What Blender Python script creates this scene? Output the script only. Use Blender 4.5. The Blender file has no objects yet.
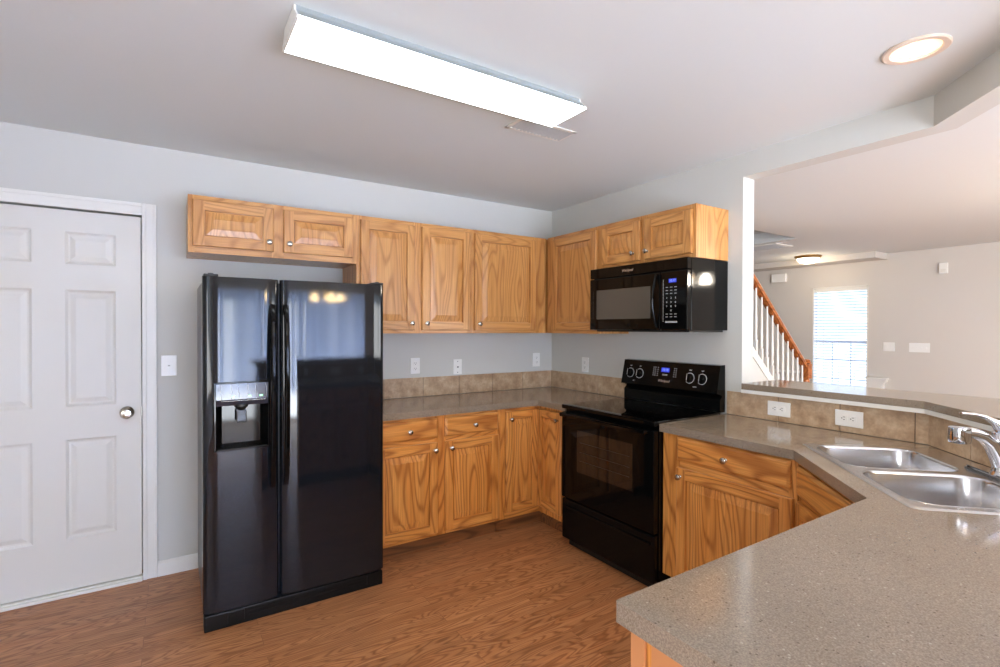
import bpy, bmesh, math, random
from mathutils import Vector, Matrix
from mathutils.geometry import tessellate_polygon
random.seed(4)
SC = bpy.context.scene
COL = SC.collection

# ------------------------------------------------------------------ camera
cam_d = bpy.data.cameras.new('camera')
cam = bpy.data.objects.new('camera', cam_d)
COL.objects.link(cam)
SC.camera = cam
FPX = 505.4
cam_d.sensor_width = 36.0
cam_d.sensor_fit = 'HORIZONTAL'
cam_d.lens = 36.0 * FPX / 1000.0
cam_d.clip_start = 0.03
cam_d.clip_end = 200
YAW, PITCH, ROLL = 0.5754, -0.0095, 0.0028
cam.location = (-2.7791, -3.4555, 1.4112)
_F = Vector((math.sin(YAW), math.cos(YAW), 0)); _R = Vector((math.cos(YAW), -math.sin(YAW), 0)); _U = Vector((0, 0, 1))
_F2 = _F * math.cos(PITCH) + _U * math.sin(PITCH)
_U2 = _U * math.cos(PITCH) - _F * math.sin(PITCH)
_R3 = _R * math.cos(ROLL) + _U2 * math.sin(ROLL)
_U3 = _U2 * math.cos(ROLL) - _R * math.sin(ROLL)
cam.rotation_euler = Matrix((( _R3.x, _U3.x, -_F2.x), (_R3.y, _U3.y, -_F2.y), (_R3.z, _U3.z, -_F2.z))).to_euler()

# ------------------------------------------------------------------ world, daylight, exposure
wd = bpy.data.worlds.new('world'); SC.world = wd; wd.use_nodes = True
bg = wd.node_tree.nodes['Background']
bg.inputs[0].default_value = (0.72, 0.85, 1.0, 1)
bg.inputs[1].default_value = 2.2
SC.view_settings.view_transform = 'Standard'
SC.view_settings.look = 'None'
SC.view_settings.gamma = 1.0
SC.view_settings.use_curve_mapping = False
SC.view_settings.exposure = 0.34

def area(name, loc, rot, sx, sy, power, color):
    d = bpy.data.lights.new(name, 'AREA'); d.shape = 'RECTANGLE'; d.size = sx; d.size_y = sy
    d.energy = power; d.color = color
    o = bpy.data.objects.new(name, d); o.location = loc; o.rotation_euler = rot
    COL.objects.link(o); return o
CEIL = 2.43
# daylight lamps at the patio door and two windows added to light the rooms
area('daylight_patio', (-1.45, -6.80, 0.95), (math.radians(112), 0, 0), 3.2, 1.95, 500, (0.88, 0.94, 1.0))
area('added_daylight_dining', (-4.50, -4.2, 1.25), (math.radians(112), 0, math.radians(-90)), 1.6, 1.3, 42, (1.0, 0.99, 0.97))  # lamp of an added left wall window, put in to light the room
area('added_daylight_living', (2.6, -6.80, 1.25), (math.radians(112), 0, 0), 2.0, 1.4, 60, (1.0, 0.985, 0.96))  # added lamp at an invented rear window, lights the living room

# ------------------------------------------------------------------ node helpers
MATS = {}
def newmat(name):
    m = bpy.data.materials.new(name); m.use_nodes = True
    nt = m.node_tree
    return m, nt, nt.nodes['Principled BSDF']
def setp(b, **k):
    for n, v in k.items():
        b.inputs[n.replace('_', ' ')].default_value = v
def srgb(r, g, b):
    f = lambda c: (c / 255 / 12.92) if c / 255 <= 0.04045 else ((c / 255 + 0.055) / 1.055) ** 2.4
    return (f(r), f(g), f(b), 1)
def plain(name, col, rough=0.5, metal=0.0, spec=0.5, bump=None, coat=0.0):
    m, nt, b = newmat(name)
    b.inputs['Base Color'].default_value = col
    b.inputs['Roughness'].default_value = rough
    b.inputs['Metallic'].default_value = metal
    b.inputs['Specular IOR Level'].default_value = spec
    b.inputs['Coat Weight'].default_value = coat
    tc = nt.nodes.new('ShaderNodeTexCoord')
    nz = nt.nodes.new('ShaderNodeTexNoise')
    nt.links.new(tc.outputs['Object'], nz.inputs['Vector'])
    sc, st, dist = bump if bump else (300, 0.02, 0.0005)
    nz.inputs['Scale'].default_value = sc
    bp = nt.nodes.new('ShaderNodeBump'); bp.inputs['Strength'].default_value = st; bp.inputs['Distance'].default_value = dist
    nt.links.new(nz.outputs['Fac'], bp.inputs['Height'])
    nt.links.new(bp.outputs['Normal'], b.inputs['Normal'])
    MATS[name] = m
    return m
def emis(name, col, strength, base=(0.8, 0.8, 0.8, 1)):
    m, nt, b = newmat(name)
    b.inputs['Base Color'].default_value = base
    b.inputs['Emission Color'].default_value = col
    b.inputs['Emission Strength'].default_value = strength
    MATS[name] = m
    return m
def ramp(nt, stops):
    r = nt.nodes.new('ShaderNodeValToRGB')
    e = r.color_ramp.elements
    e[0].position, e[0].color = stops[0]
    e[1].position, e[1].color = stops[-1]
    for p, c in stops[1:-1]:
        k = e.new(p); k.color = c
    return r
def mth(nt, op, a, b=None):
    n = nt.nodes.new('ShaderNodeMath'); n.operation = op
    for i, v in ((0, a), (1, b)):
        if v is None: continue
        if isinstance(v, (int, float)): n.inputs[i].default_value = v
        else: nt.links.new(v, n.inputs[i])
    return n.outputs[0]
def mix(nt, fac, a, b, mode='MIX'):
    n = nt.nodes.new('ShaderNodeMix'); n.data_type = 'RGBA'; n.blend_type = mode
    if isinstance(fac, (int, float)): n.inputs[0].default_value = fac
    else: nt.links.new(fac, n.inputs[0])
    for i, v in ((6, a), (7, b)):
        if isinstance(v, tuple): n.inputs[i].default_value = v
        else: nt.links.new(v, n.inputs[i])
    return n.outputs[2]

def oak(name, axis, light, mid, dark, rings=19.0, rough=0.32, sc=1.0, varied=0.0):
    """golden oak; axis = direction of the grain in the object's own frame (x or z, y for the depth)"""
    m, nt, b = newmat(name)
    tc = nt.nodes.new('ShaderNodeTexCoord')
    oi = nt.nodes.new('ShaderNodeObjectInfo')
    comb = nt.nodes.new('ShaderNodeCombineXYZ')
    r1 = mth(nt, 'MULTIPLY', oi.outputs['Random'], 37.0)
    for i in range(3): nt.links.new(r1, comb.inputs[i])
    add = nt.nodes.new('ShaderNodeVectorMath'); add.operation = 'ADD'
    nt.links.new(tc.outputs['Object'], add.inputs[0]); nt.links.new(comb.outputs[0], add.inputs[1])
    def mapped(cross, along):
        mp = nt.nodes.new('ShaderNodeMapping')
        s = [cross] * 3; s['xyz'.index(axis)] = along
        mp.inputs['Scale'].default_value = s
        nt.links.new(add.outputs[0], mp.inputs['Vector']); return mp
    n1 = nt.nodes.new('ShaderNodeTexNoise'); n1.inputs['Scale'].default_value = 1.0; n1.inputs['Detail'].default_value = 1.5
    n1.inputs['Roughness'].default_value = 0.4
    nt.links.new(mapped(5.0 * sc, 0.75 * sc).outputs[0], n1.inputs['Vector'])
    s = mth(nt, 'MULTIPLY', n1.outputs['Fac'], rings * 6.283)
    s = mth(nt, 'SINE', s)
    s = mth(nt, 'MULTIPLY_ADD', s, 0.5); s.node.inputs[2].default_value = 0.5
    s = mth(nt, 'POWER', s, 3.4)
    n2 = nt.nodes.new('ShaderNodeTexNoise'); n2.inputs['Scale'].default_value = 1.0; n2.inputs['Detail'].default_value = 3
    nt.links.new(mapped(190 * sc, 4 * sc).outputs[0], n2.inputs['Vector'])
    n3 = nt.nodes.new('ShaderNodeTexNoise'); n3.inputs['Scale'].default_value = 1.0; n3.inputs['Detail'].default_value = 2
    nt.links.new(mapped(26 * sc, 1.3 * sc).outputs[0], n3.inputs['Vector'])
    pore = ramp(nt, [(0.38, (0, 0, 0, 1)), (0.62, (1, 1, 1, 1))]); nt.links.new(n2.outputs['Fac'], pore.inputs[0])
    band = ramp(nt, [(0.3, (0, 0, 0, 1)), (0.7, (1, 1, 1, 1))]); nt.links.new(n3.outputs['Fac'], band.inputs[0])
    c = mix(nt, band.outputs[0], mid, light)
    f = mth(nt, 'MULTIPLY', s, mth(nt, 'MULTIPLY_ADD', pore.outputs[0], 0.40))
    f.node.inputs[1].links[0].from_node.inputs[2].default_value = 0.48
    c = mix(nt, f, c, dark)
    c = mix(nt, mth(nt, 'MULTIPLY', mth(nt, 'SUBTRACT', 1.0, pore.outputs[0]), 0.34), c, dark)
    if varied:
        hs = nt.nodes.new('ShaderNodeHueSaturation')
        v = mth(nt, 'MULTIPLY_ADD', oi.outputs['Random'], varied); v.node.inputs[2].default_value = 1.0 - varied / 2
        nt.links.new(v, hs.inputs['Value']); nt.links.new(c, hs.inputs['Color']); c = hs.outputs[0]
    nt.links.new(c, b.inputs['Base Color'])
    b.inputs['Roughness'].default_value = rough
    b.inputs['Coat Weight'].default_value = 0.15; b.inputs['Coat Roughness'].default_value = 0.2
    bp = nt.nodes.new('ShaderNodeBump'); bp.inputs['Strength'].default_value = 0.12; bp.inputs['Distance'].default_value = 0.0006
    nt.links.new(pore.outputs[0], bp.inputs['Height']); nt.links.new(bp.outputs['Normal'], b.inputs['Normal'])
    MATS[name] = m
    return m

# ------------------------------------------------------------------ materials
OL, OM, OD = srgb(216, 160, 94), srgb(203, 143, 78), srgb(160, 100, 48)
BL, BM, BD = srgb(232, 166, 90), srgb(218, 144, 68), srgb(148, 80, 30)
UP = [oak('oak_upright', 'z', OL, OM, OD, varied=0.10), oak('oak_across', 'x', OL, OM, OD, varied=0.10)]
LO = [oak('oak_warm_upright', 'z', BL, BM, BD, varied=0.10), oak('oak_warm_across', 'x', BL, BM, BD, varied=0.10)]
oak_rail = oak('oak_handrail', 'x', srgb(196, 120, 62), srgb(176, 98, 44), srgb(120, 60, 24))
M_wall = plain('wall_paint', srgb(203, 203, 198), 0.75, bump=(90, 0.06, 0.002))
M_wall2 = plain('wall_paint_warm', srgb(206, 201, 195), 0.8, bump=(90, 0.06, 0.002))
M_ceil = plain('ceiling_paint', srgb(217, 221, 221), 0.9, bump=(60, 0.1, 0.003))
M_white = plain('white_trim', srgb(228, 227, 222), 0.4)
M_door = plain('white_door_paint', srgb(215, 213, 207), 0.45)
M_plate = plain('white_plastic', srgb(238, 238, 236), 0.3)
M_slot = plain('dark_slot', srgb(40, 40, 42), 0.6)
M_nickel = plain('satin_nickel', srgb(190, 184, 176), 0.22, metal=1.0)
M_chrome = plain('chrome', srgb(225, 226, 230), 0.05, metal=1.0)
M_blackg = plain('black_gloss', srgb(8, 9, 10), 0.06, spec=0.22)
M_black = plain('black_enamel', srgb(11, 12, 13), 0.14, spec=0.16)
M_blackm = plain('black_plastic', srgb(20, 20, 21), 0.4)
M_glassb = plain('black_glass', srgb(6, 6, 7), 0.02)
M_mwglass = plain('tinted_oven_glass', srgb(84, 82, 76), 0.12)
M_print = plain('white_print', srgb(215, 215, 215), 0.5)
M_silver = plain('silver_badge', srgb(215, 215, 220), 0.25, metal=0.8)
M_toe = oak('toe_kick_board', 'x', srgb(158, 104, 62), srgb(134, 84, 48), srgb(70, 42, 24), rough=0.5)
M_steel2 = None
M_blue = emis('blue_display', (0.03, 0.06, 0.9, 1), 0.6, (0.01, 0.01, 0.05, 1))
M_bluetxt = emis('blue_display_digits', (0.40, 0.55, 1.0, 1), 0.7, (0.05, 0.05, 0.1, 1))
M_green = emis('green_indicator', (0.05, 1.0, 0.15, 1), 2.0)
M_tube = emis('fluorescent_diffuser', (0.86, 0.97, 1.0, 1), 7.0)
M_warm = emis('warm_bulb', (1.0, 0.80, 0.52, 1), 9.0)
M_dome = emis('frosted_dome', (1.0, 0.84, 0.60, 1), 3.0)
M_brass = plain('antique_brass', srgb(176, 140, 90), 0.3, metal=1.0)

def make_steel():
    m, nt, b = newmat('brushed_steel')
    setp(b, Metallic=1.0, Roughness=0.24)
    b.inputs['Base Color'].default_value = srgb(212, 212, 214)
    tc = nt.nodes.new('ShaderNodeTexCoord'); mp = nt.nodes.new('ShaderNodeMapping')
    mp.inputs['Scale'].default_value = (6, 500, 500)
    nz = nt.nodes.new('ShaderNodeTexNoise'); nz.inputs['Scale'].default_value = 1
    nt.links.new(tc.outputs['Object'], mp.inputs[0]); nt.links.new(mp.outputs[0], nz.inputs[0])
    r = mth(nt, 'MULTIPLY_ADD', nz.outputs[0], 0.12); r.node.inputs[2].default_value = 0.17
    nt.links.new(r, b.inputs['Roughness'])
    return m
M_steel = make_steel()

def make_quartz():
    m, nt, b = newmat('speckled_stone')
    tc = nt.nodes.new('ShaderNodeTexCoord')
    a = nt.nodes.new('ShaderNodeTexNoise'); a.inputs['Scale'].default_value = 330; a.inputs['Detail'].default_value = 3
    l = nt.nodes.new('ShaderNodeTexNoise'); l.inputs['Scale'].default_value = 5; l.inputs['Detail'].default_value = 4
    v = nt.nodes.new('ShaderNodeTexVoronoi'); v.inputs['Scale'].default_value = 150
    for n in (a, l, v): nt.links.new(tc.outputs['Object'], n.inputs['Vector'])
    r = ramp(nt, [(0.30, srgb(119, 107, 93)), (0.5, srgb(139, 125, 110)), (0.70, srgb(157, 143, 127))])
    nt.links.new(a.outputs['Fac'], r.inputs[0])
    c = mix(nt, 0.15, r.outputs[0], l.outputs['Fac'], 'OVERLAY')
    sp = nt.nodes.new('ShaderNodeSeparateColor'); nt.links.new(v.outputs['Color'], sp.inputs[0])
    pick = mth(nt, 'GREATER_THAN', sp.outputs[0], 0.965)
    near = mth(nt, 'LESS_THAN', v.outputs['Distance'], 0.32)
    c = mix(nt, mth(nt, 'MULTIPLY', pick, near), c, srgb(168, 160, 146))
    pick2 = mth(nt, 'LESS_THAN', sp.outputs[1], 0.06)
    c = mix(nt, mth(nt, 'MULTIPLY', pick2, near), c, srgb(98, 86, 72))
    nt.links.new(c, b.inputs['Base Color'])
    setp(b, Roughness=0.10)
    b.inputs['Specular IOR Level'].default_value = 0.8
    return m
M_quartz = make_quartz()

def make_tile():
    m, nt, b = newmat('travertine_tile')
    tc = nt.nodes.new('ShaderNodeTexCoord')
    a = nt.nodes.new('ShaderNodeTexNoise'); a.inputs['Scale'].default_value = 11; a.inputs['Detail'].default_value = 6; a.inputs['Roughness'].default_value = 0.62
    a2 = nt.nodes.new('ShaderNodeTexNoise'); a2.inputs['Scale'].default_value = 70; a2.inputs['Detail'].default_value = 3
    nt.links.new(tc.outputs['Object'], a.inputs['Vector']); nt.links.new(tc.outputs['Object'], a2.inputs['Vector'])
    r = ramp(nt, [(0.30, srgb(154, 126, 100)), (0.5, srgb(184, 157, 128)), (0.70, srgb(206, 184, 156))])
    nt.links.new(a.outputs['Fac'], r.inputs[0])
    c = mix(nt, 0.25, r.outputs[0], a2.outputs['Fac'], 'OVERLAY')
    nt.links.new(c, b.inputs['Base Color'])
    setp(b, Roughness=0.4)
    bp = nt.nodes.new('ShaderNodeBump'); bp.inputs['Strength'].default_value = 0.2; bp.inputs['Distance'].default_value = 0.001
    nt.links.new(a2.outputs['Fac'], bp.inputs['Height']); nt.links.new(bp.outputs[0], b.inputs['Normal'])
    return m
M_tile = make_tile()
M_grout = plain('grout', srgb(92, 80, 68), 0.8)

def make_floor():
    m, nt, b = newmat('oak_laminate_floor')
    tc = nt.nodes.new('ShaderNodeTexCoord')
    # planks run along x: two strip widths per board
    br = nt.nodes.new('ShaderNodeTexBrick')
    br.inputs['Scale'].default_value = 1.0
    br.inputs['Mortar Size'].default_value = 0.0012
    br.inputs['Mortar Smooth'].default_value = 0.3
    br.inputs['Brick Width'].default_value = 1.22
    br.inputs['Row Height'].default_value = 0.092
    br.offset = 0.37
    br.inputs['Color1'].default_value = (0, 0, 0, 1); br.inputs['Color2'].default_value = (1, 1, 1, 1); br.inputs['Mortar'].default_value = (0.5, 0.5, 0.5, 1)
    nt.links.new(tc.outputs['Object'], br.inputs['Vector'])
    sep = nt.nodes.new('ShaderNodeSeparateColor'); nt.links.new(br.outputs['Color'], sep.inputs[0])
    off = nt.nodes.new('ShaderNodeCombineXYZ')
    k = mth(nt, 'MULTIPLY', sep.outputs[0], 23.0)
    nt.links.new(k, off.inputs[0]); nt.links.new(k, off.inputs[2])
    add = nt.nodes.new('ShaderNodeVectorMath'); add.operation = 'ADD'
    nt.links.new(tc.outputs['Object'], add.inputs[0]); nt.links.new(off.outputs[0], add.inputs[1])
    def nz(sx, sy, det):
        mp = nt.nodes.new('ShaderNodeMapping'); mp.inputs['Scale'].default_value = (sx, sy, 1)
        nt.links.new(add.outputs[0], mp.inputs[0])
        n = nt.nodes.new('ShaderNodeTexNoise'); n.inputs['Scale'].default_value = 1; n.inputs['Detail'].default_value = det
        nt.links.new(mp.outputs[0], n.inputs['Vector']); return n.outputs['Fac']
    n1 = nz(1.6, 11, 1.5)
    s = mth(nt, 'SINE', mth(nt, 'MULTIPLY', n1, 125.0))
    s = mth(nt, 'MULTIPLY_ADD', s, 0.5); s.node.inputs[2].default_value = 0.5
    s = mth(nt, 'POWER', s, 2.6)
    n2 = nz(9, 260, 3)
    pore = ramp(nt, [(0.36, (0, 0, 0, 1)), (0.62, (1, 1, 1, 1))]); nt.links.new(n2, pore.inputs[0])
    n3 = nz(1.2, 20, 2)
    band = ramp(nt, [(0.3, (0, 0, 0, 1)), (0.7, (1, 1, 1, 1))]); nt.links.new(n3, band.inputs[0])
    c = mix(nt, band.outputs[0], srgb(178, 118, 74), srgb(200, 142, 96))
    c = mix(nt, mth(nt, 'MULTIPLY', s, 0.72), c, srgb(128, 74, 40))
    c = mix(nt, mth(nt, 'MULTIPLY', mth(nt, 'SUBTRACT', 1.0, pore.outputs[0]), 0.3), c, srgb(126, 74, 44))
    hs = nt.nodes.new('ShaderNodeHueSaturation')
    vv = mth(nt, 'MULTIPLY_ADD', sep.outputs[0], 0.22); vv.node.inputs[2].default_value = 0.9
    nt.links.new(vv, hs.inputs['Value']); nt.links.new(c, hs.inputs['Color'])
    c = mix(nt, mth(nt, 'MULTIPLY', br.outputs['Fac'], 0.5), hs.outputs[0], srgb(92, 54, 32))
    nt.links.new(c, b.inputs['Base Color'])
    setp(b, Roughness=0.36)
    bp = nt.nodes.new('ShaderNodeBump'); bp.inputs['Strength'].default_value = 0.1; bp.inputs['Distance'].default_value = 0.0006
    nt.links.new(pore.outputs[0], bp.inputs['Height']); nt.links.new(bp.outputs[0], b.inputs['Normal'])
    return m
M_floor = make_floor()

def make_fridge():
    m, nt, b = newmat('black_appliance_skin')
    b.inputs['Base Color'].default_value = srgb(19, 23, 29)
    setp(b, Roughness=0.045)
    b.inputs['Specular IOR Level'].default_value = 0.42
    tc = nt.nodes.new('ShaderNodeTexCoord')
    a = nt.nodes.new('ShaderNodeTexNoise'); a.inputs['Scale'].default_value = 2.6; a.inputs['Detail'].default_value = 1
    f = nt.nodes.new('ShaderNodeTexNoise'); f.inputs['Scale'].default_value = 420
    mp = nt.nodes.new('ShaderNodeMapping'); mp.inputs['Scale'].default_value = (2.6, 1, 0.10)
    nt.links.new(tc.outputs['Object'], mp.inputs[0]); nt.links.new(mp.outputs[0], a.inputs['Vector']); nt.links.new(tc.outputs['Object'], f.inputs['Vector'])
    b1 = nt.nodes.new('ShaderNodeBump'); b1.inputs['Strength'].default_value = 0.25; b1.inputs['Distance'].default_value = 0.0022
    nt.links.new(a.outputs['Fac'], b1.inputs['Height'])
    b2 = nt.nodes.new('ShaderNodeBump'); b2.inputs['Strength'].default_value = 0.05; b2.inputs['Distance'].default_value = 0.0004
    nt.links.new(f.outputs['Fac'], b2.inputs['Height']); nt.links.new(b1.outputs[0], b2.inputs['Normal'])
    nt.links.new(b2.outputs[0], b.inputs['Normal']); nt.links.new(b1.outputs[0], b.inputs['Coat Normal'])
    return m
M_fridge = make_fridge()
M_fside = plain('fridge_side_skin', srgb(58, 58, 60), 0.3, bump=(400, 0.3, 0.0006))

def make_sheer():
    m, nt, b = newmat('blind_fabric')
    out = nt.nodes['Material Output']
    tr = nt.nodes.new('ShaderNodeBsdfTranslucent'); tr.inputs[0].default_value = (0.75, 0.83, 1.0, 1)
    df = nt.nodes.new('ShaderNodeBsdfDiffuse'); df.inputs[0].default_value = (0.8, 0.83, 0.9, 1)
    mx = nt.nodes.new('ShaderNodeMixShader'); mx.inputs[0].default_value = 0.6
    nt.links.new(df.outputs[0], mx.inputs[1]); nt.links.new(tr.outputs[0], mx.inputs[2]); nt.links.new(mx.outputs[0], out.inputs[0])
    return m
M_sheer = make_sheer()
def make_slat():
    m, nt, b = newmat('blind_slat')
    out = nt.nodes['Material Output']
    tr = nt.nodes.new('ShaderNodeBsdfTranslucent'); tr.inputs[0].default_value = (0.62, 0.76, 1.0, 1)
    df = nt.nodes.new('ShaderNodeBsdfDiffuse'); df.inputs[0].default_value = (0.8, 0.86, 0.95, 1)
    mx = nt.nodes.new('ShaderNodeMixShader'); mx.inputs[0].default_value = 0.35
    nt.links.new(df.outputs[0], mx.inputs[1]); nt.links.new(tr.outputs[0], mx.inputs[2]); nt.links.new(mx.outputs[0], out.inputs[0])
    return m
M_slat = make_slat()
def make_glass():
    m, nt, b = newmat('window_glass')
    out = nt.nodes['Material Output']
    tr = nt.nodes.new('ShaderNodeBsdfTransparent'); gl = nt.nodes.new('ShaderNodeBsdfGlossy'); gl.inputs['Roughness'].default_value = 0.02
    mx = nt.nodes.new('ShaderNodeMixShader'); mx.inputs[0].default_value = 0.06
    nt.links.new(tr.outputs[0], mx.inputs[1]); nt.links.new(gl.outputs[0], mx.inputs[2]); nt.links.new(mx.outputs[0], out.inputs[0])
    return m
M_glass = make_glass()

# ------------------------------------------------------------------ mesh helpers
def sharpen(me, deg=38):
    bm = bmesh.new(); bm.from_mesh(me)
    for e in bm.edges:
        if len(e.link_faces) == 2 and e.calc_face_angle(0) > math.radians(deg): e.smooth = False
    bm.to_mesh(me); bm.free(); me.update()
class MB:
    def __init__(s): s.v = []; s.f = []; s.m = []; s.sm = []
    def face(s, pts, mi=0, smooth=False):
        b = len(s.v); s.v += [tuple(p) for p in pts]; s.f.append(list(range(b, b + len(pts)))); s.m.append(mi); s.sm.append(smooth)
    def mesh(s, verts, faces, mi=0, smooth=False):
        b = len(s.v); s.v += [tuple(p) for p in verts]
        for f in faces: s.f.append([b + i for i in f]); s.m.append(mi); s.sm.append(smooth)
    def box(s, x0, y0, z0, x1, y1, z1, mi=0, bev=0.0):
        x0, x1 = sorted((x0, x1)); y0, y1 = sorted((y0, y1)); z0, z1 = sorted((z0, z1))
        if bev <= 0:
            v = [(x, y, z) for z in (z0, z1) for y in (y0, y1) for x in (x0, x1)]
            s.mesh(v, [(0, 2, 3, 1), (4, 5, 7, 6), (0, 1, 5, 4), (2, 6, 7, 3), (0, 4, 6, 2), (1, 3, 7, 5)], mi)
            return
        bm = bmesh.new(); bmesh.ops.create_cube(bm, size=1)
        for q in bm.verts: q.co = Vector(((x0 + x1) / 2 + q.co.x * (x1 - x0), (y0 + y1) / 2 + q.co.y * (y1 - y0), (z0 + z1) / 2 + q.co.z * (z1 - z0)))
        bmesh.ops.bevel(bm, geom=list(bm.edges), offset=bev, segments=2, profile=0.6, affect='EDGES', clamp_overlap=True)
        bm.verts.index_update()
        s.mesh([q.co[:] for q in bm.verts], [[w.index for w in f.verts] for f in bm.faces], mi); bm.free()
    def prism(s, poly, a0, a1, axis='z', mi=0, mis=None):
        """extrude a 2D polygon (ccw) along an axis from a0 to a1"""
        def P(p, a):
            if axis == 'z': return (p[0], p[1], a)
            if axis == 'y': return (p[0], a, p[1])
            return (a, p[0], p[1])
        n = len(poly)
        v = [P(p, a0) for p in poly] + [P(p, a1) for p in poly]
        s.mesh(v, [list(range(n))[::-1], list(range(n, 2 * n))], mi)
        s.mesh(v, [(i, (i + 1) % n, n + (i + 1) % n, n + i) for i in range(n)], mi if mis is None else mis)
    def lathe(s, prof, o=(0, 0, 0), axis=(0, 0, 1), n=20, mi=0, smooth=True):
        """prof: list of (radius, distance along axis)"""
        ax = Vector(axis).normalized()
        t = Vector((1, 0, 0)) if abs(ax.x) < 0.9 else Vector((0, 1, 0))
        e1 = ax.cross(t).normalized(); e2 = ax.cross(e1)
        o = Vector(o); v = []; f = []
        for r, h in prof:
            for k in range(n):
                a = 2 * math.pi * k / n
                v.append(o + ax * h + (e1 * math.cos(a) + e2 * math.sin(a)) * max(r, 1e-5))
        for i in range(len(prof) - 1):
            for k in range(n):
                k2 = (k + 1) % n
                f.append((i * n + k, i * n + k2, (i + 1) * n + k2, (i + 1) * n + k))
        f.append(list(range(n))[::-1]); f.append([(len(prof) - 1) * n + k for k in range(n)])
        s.mesh(v, f, mi, smooth)
    def tube(s, pts, r, n=14, mi=0, radii=None, flat=None):
        pts = [Vector(p) for p in pts]; v = []; f = []
        prev = None
        for i, p in enumerate(pts):
            d = (pts[min(i + 1, len(pts) - 1)] - pts[max(i - 1, 0)]).normalized()
            if prev is None:
                t = Vector((0, 0, 1)) if abs(d.z) < 0.9 else Vector((1, 0, 0))
                e1 = d.cross(t).normalized()
            else:
                e1 = (prev - d * prev.dot(d)).normalized()
            prev = e1; e2 = d.cross(e1)
            rr = radii[i] if radii else r
            fl = flat[i] if flat else 1.0
            for k in range(n):
                a = 2 * math.pi * k / n
                v.append(p + e1 * math.cos(a) * rr + e2 * math.sin(a) * rr * fl)
        for i in range(len(pts) - 1):
            for k in range(n):
                k2 = (k + 1) % n
                f.append((i * n + k, i * n + k2, (i + 1) * n + k2, (i + 1) * n + k))
        f.append(list(range(n))[::-1]); f.append([(len(pts) - 1) * n + k for k in range(n)])
        s.mesh(v, f, mi, True)
    def build(s, name, mats, parent=None, loc=None, rotz=0.0, fix=True, bevel=0.0):
        me = bpy.data.meshes.new(name)
        me.from_pydata(s.v, [], s.f)
        if not isinstance(mats, (list, tuple)): mats = [mats]
        for m in mats: me.materials.append(m)
        me.polygons.foreach_set('material_index', s.m)
        me.polygons.foreach_set('use_smooth', s.sm)
        if fix:
            bm = bmesh.new(); bm.from_mesh(me)
            bmesh.ops.recalc_face_normals(bm, faces=bm.faces); bm.to_mesh(me); bm.free()
        sharpen(me)
        o = bpy.data.objects.new(name, me); COL.objects.link(o)
        if parent: o.parent = parent
        if loc: o.location = loc
        o.rotation_euler.z = rotz
        if bevel:
            md = o.modifiers.new('bevel', 'BEVEL'); md.width = bevel; md.segments = 2; md.limit_method = 'ANGLE'; md.angle_limit = math.radians(40)
        return o
def thing(name, label, cat, loc=(0, 0, 0), rotz=0.0, group=None):
    o = bpy.data.objects.new(name, None); COL.objects.link(o)
    o.empty_display_size = 0.1
    o.location = loc; o.rotation_euler = (0, 0, rotz); o['label'] = label; o['category'] = cat
    group = group or GROUPS.get(name)
    if group: o['group'] = group
    return o
GROUPS = {'wall_cabinet': 'oak wall cabinets', 'base_cabinet': 'oak base cabinets', 'wall_outlet': 'white wall outlets', 'light_switch': 'white light switches', 'tile_backsplash': 'rows of stone backsplash tiles'}
def tag(o, label, cat, group=None):
    o['label'] = label; o['category'] = cat
    if group: o['group'] = group
    return o
def struct(o): o['kind'] = 'structure'; return o
def text_obj(body, size, mat, parent, loc, rot, name, extr=0.0004, shear=0.0, sx=1.0, bold=0.0):
    cu = bpy.data.curves.new('t', 'FONT'); cu.body = body; cu.size = size; cu.extrude = extr; cu.align_x = 'CENTER'; cu.align_y = 'CENTER'; cu.shear = shear; cu.offset = bold
    t = bpy.data.objects.new('t', cu); COL.objects.link(t)
    dg = bpy.context.evaluated_depsgraph_get(); me = bpy.data.meshes.new_from_object(t.evaluated_get(dg))
    bpy.data.objects.remove(t); me.materials.clear(); me.materials.append(mat)
    for v in me.vertices: v.co.x *= sx
    o = bpy.data.objects.new(name, me); COL.objects.link(o); o.parent = parent; o.location = loc; o.rotation_euler = rot
    return o
def set_prof(loops_2d, z, mb, mi=0):
    """flat face with holes"""
    tris = tessellate_polygon([[Vector((p[0], p[1], 0)) for p in l] for l in loops_2d])
    pts = [p for l in loops_2d for p in l]
    mb.mesh([(p[0], p[1], z) for p in pts], [tuple(t) for t in tris], mi)
def slab(loops, z0, z1, mb, mi=0, mside=0):
    set_prof(loops, z1, mb, mi); set_prof(loops, z0, mb, mi)
    for l in loops:
        n = len(l)
        mb.mesh([(p[0], p[1], z0) for p in l] + [(p[0], p[1], z1) for p in l], [(i, (i + 1) % n, n + (i + 1) % n, n + i) for i in range(n)], mside)
def rrect(x0, y0, x1, y1, r, n=5):
    out = []
    for cx, cy, a0 in ((x1 - r, y1 - r, 0), (x0 + r, y1 - r, 90), (x0 + r, y0 + r, 180), (x1 - r, y0 + r, 270)):
        for k in range(n + 1):
            a = math.radians(a0 + 90 * k / n); out.append((cx + r * math.cos(a), cy + r * math.sin(a)))
    return out

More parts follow.
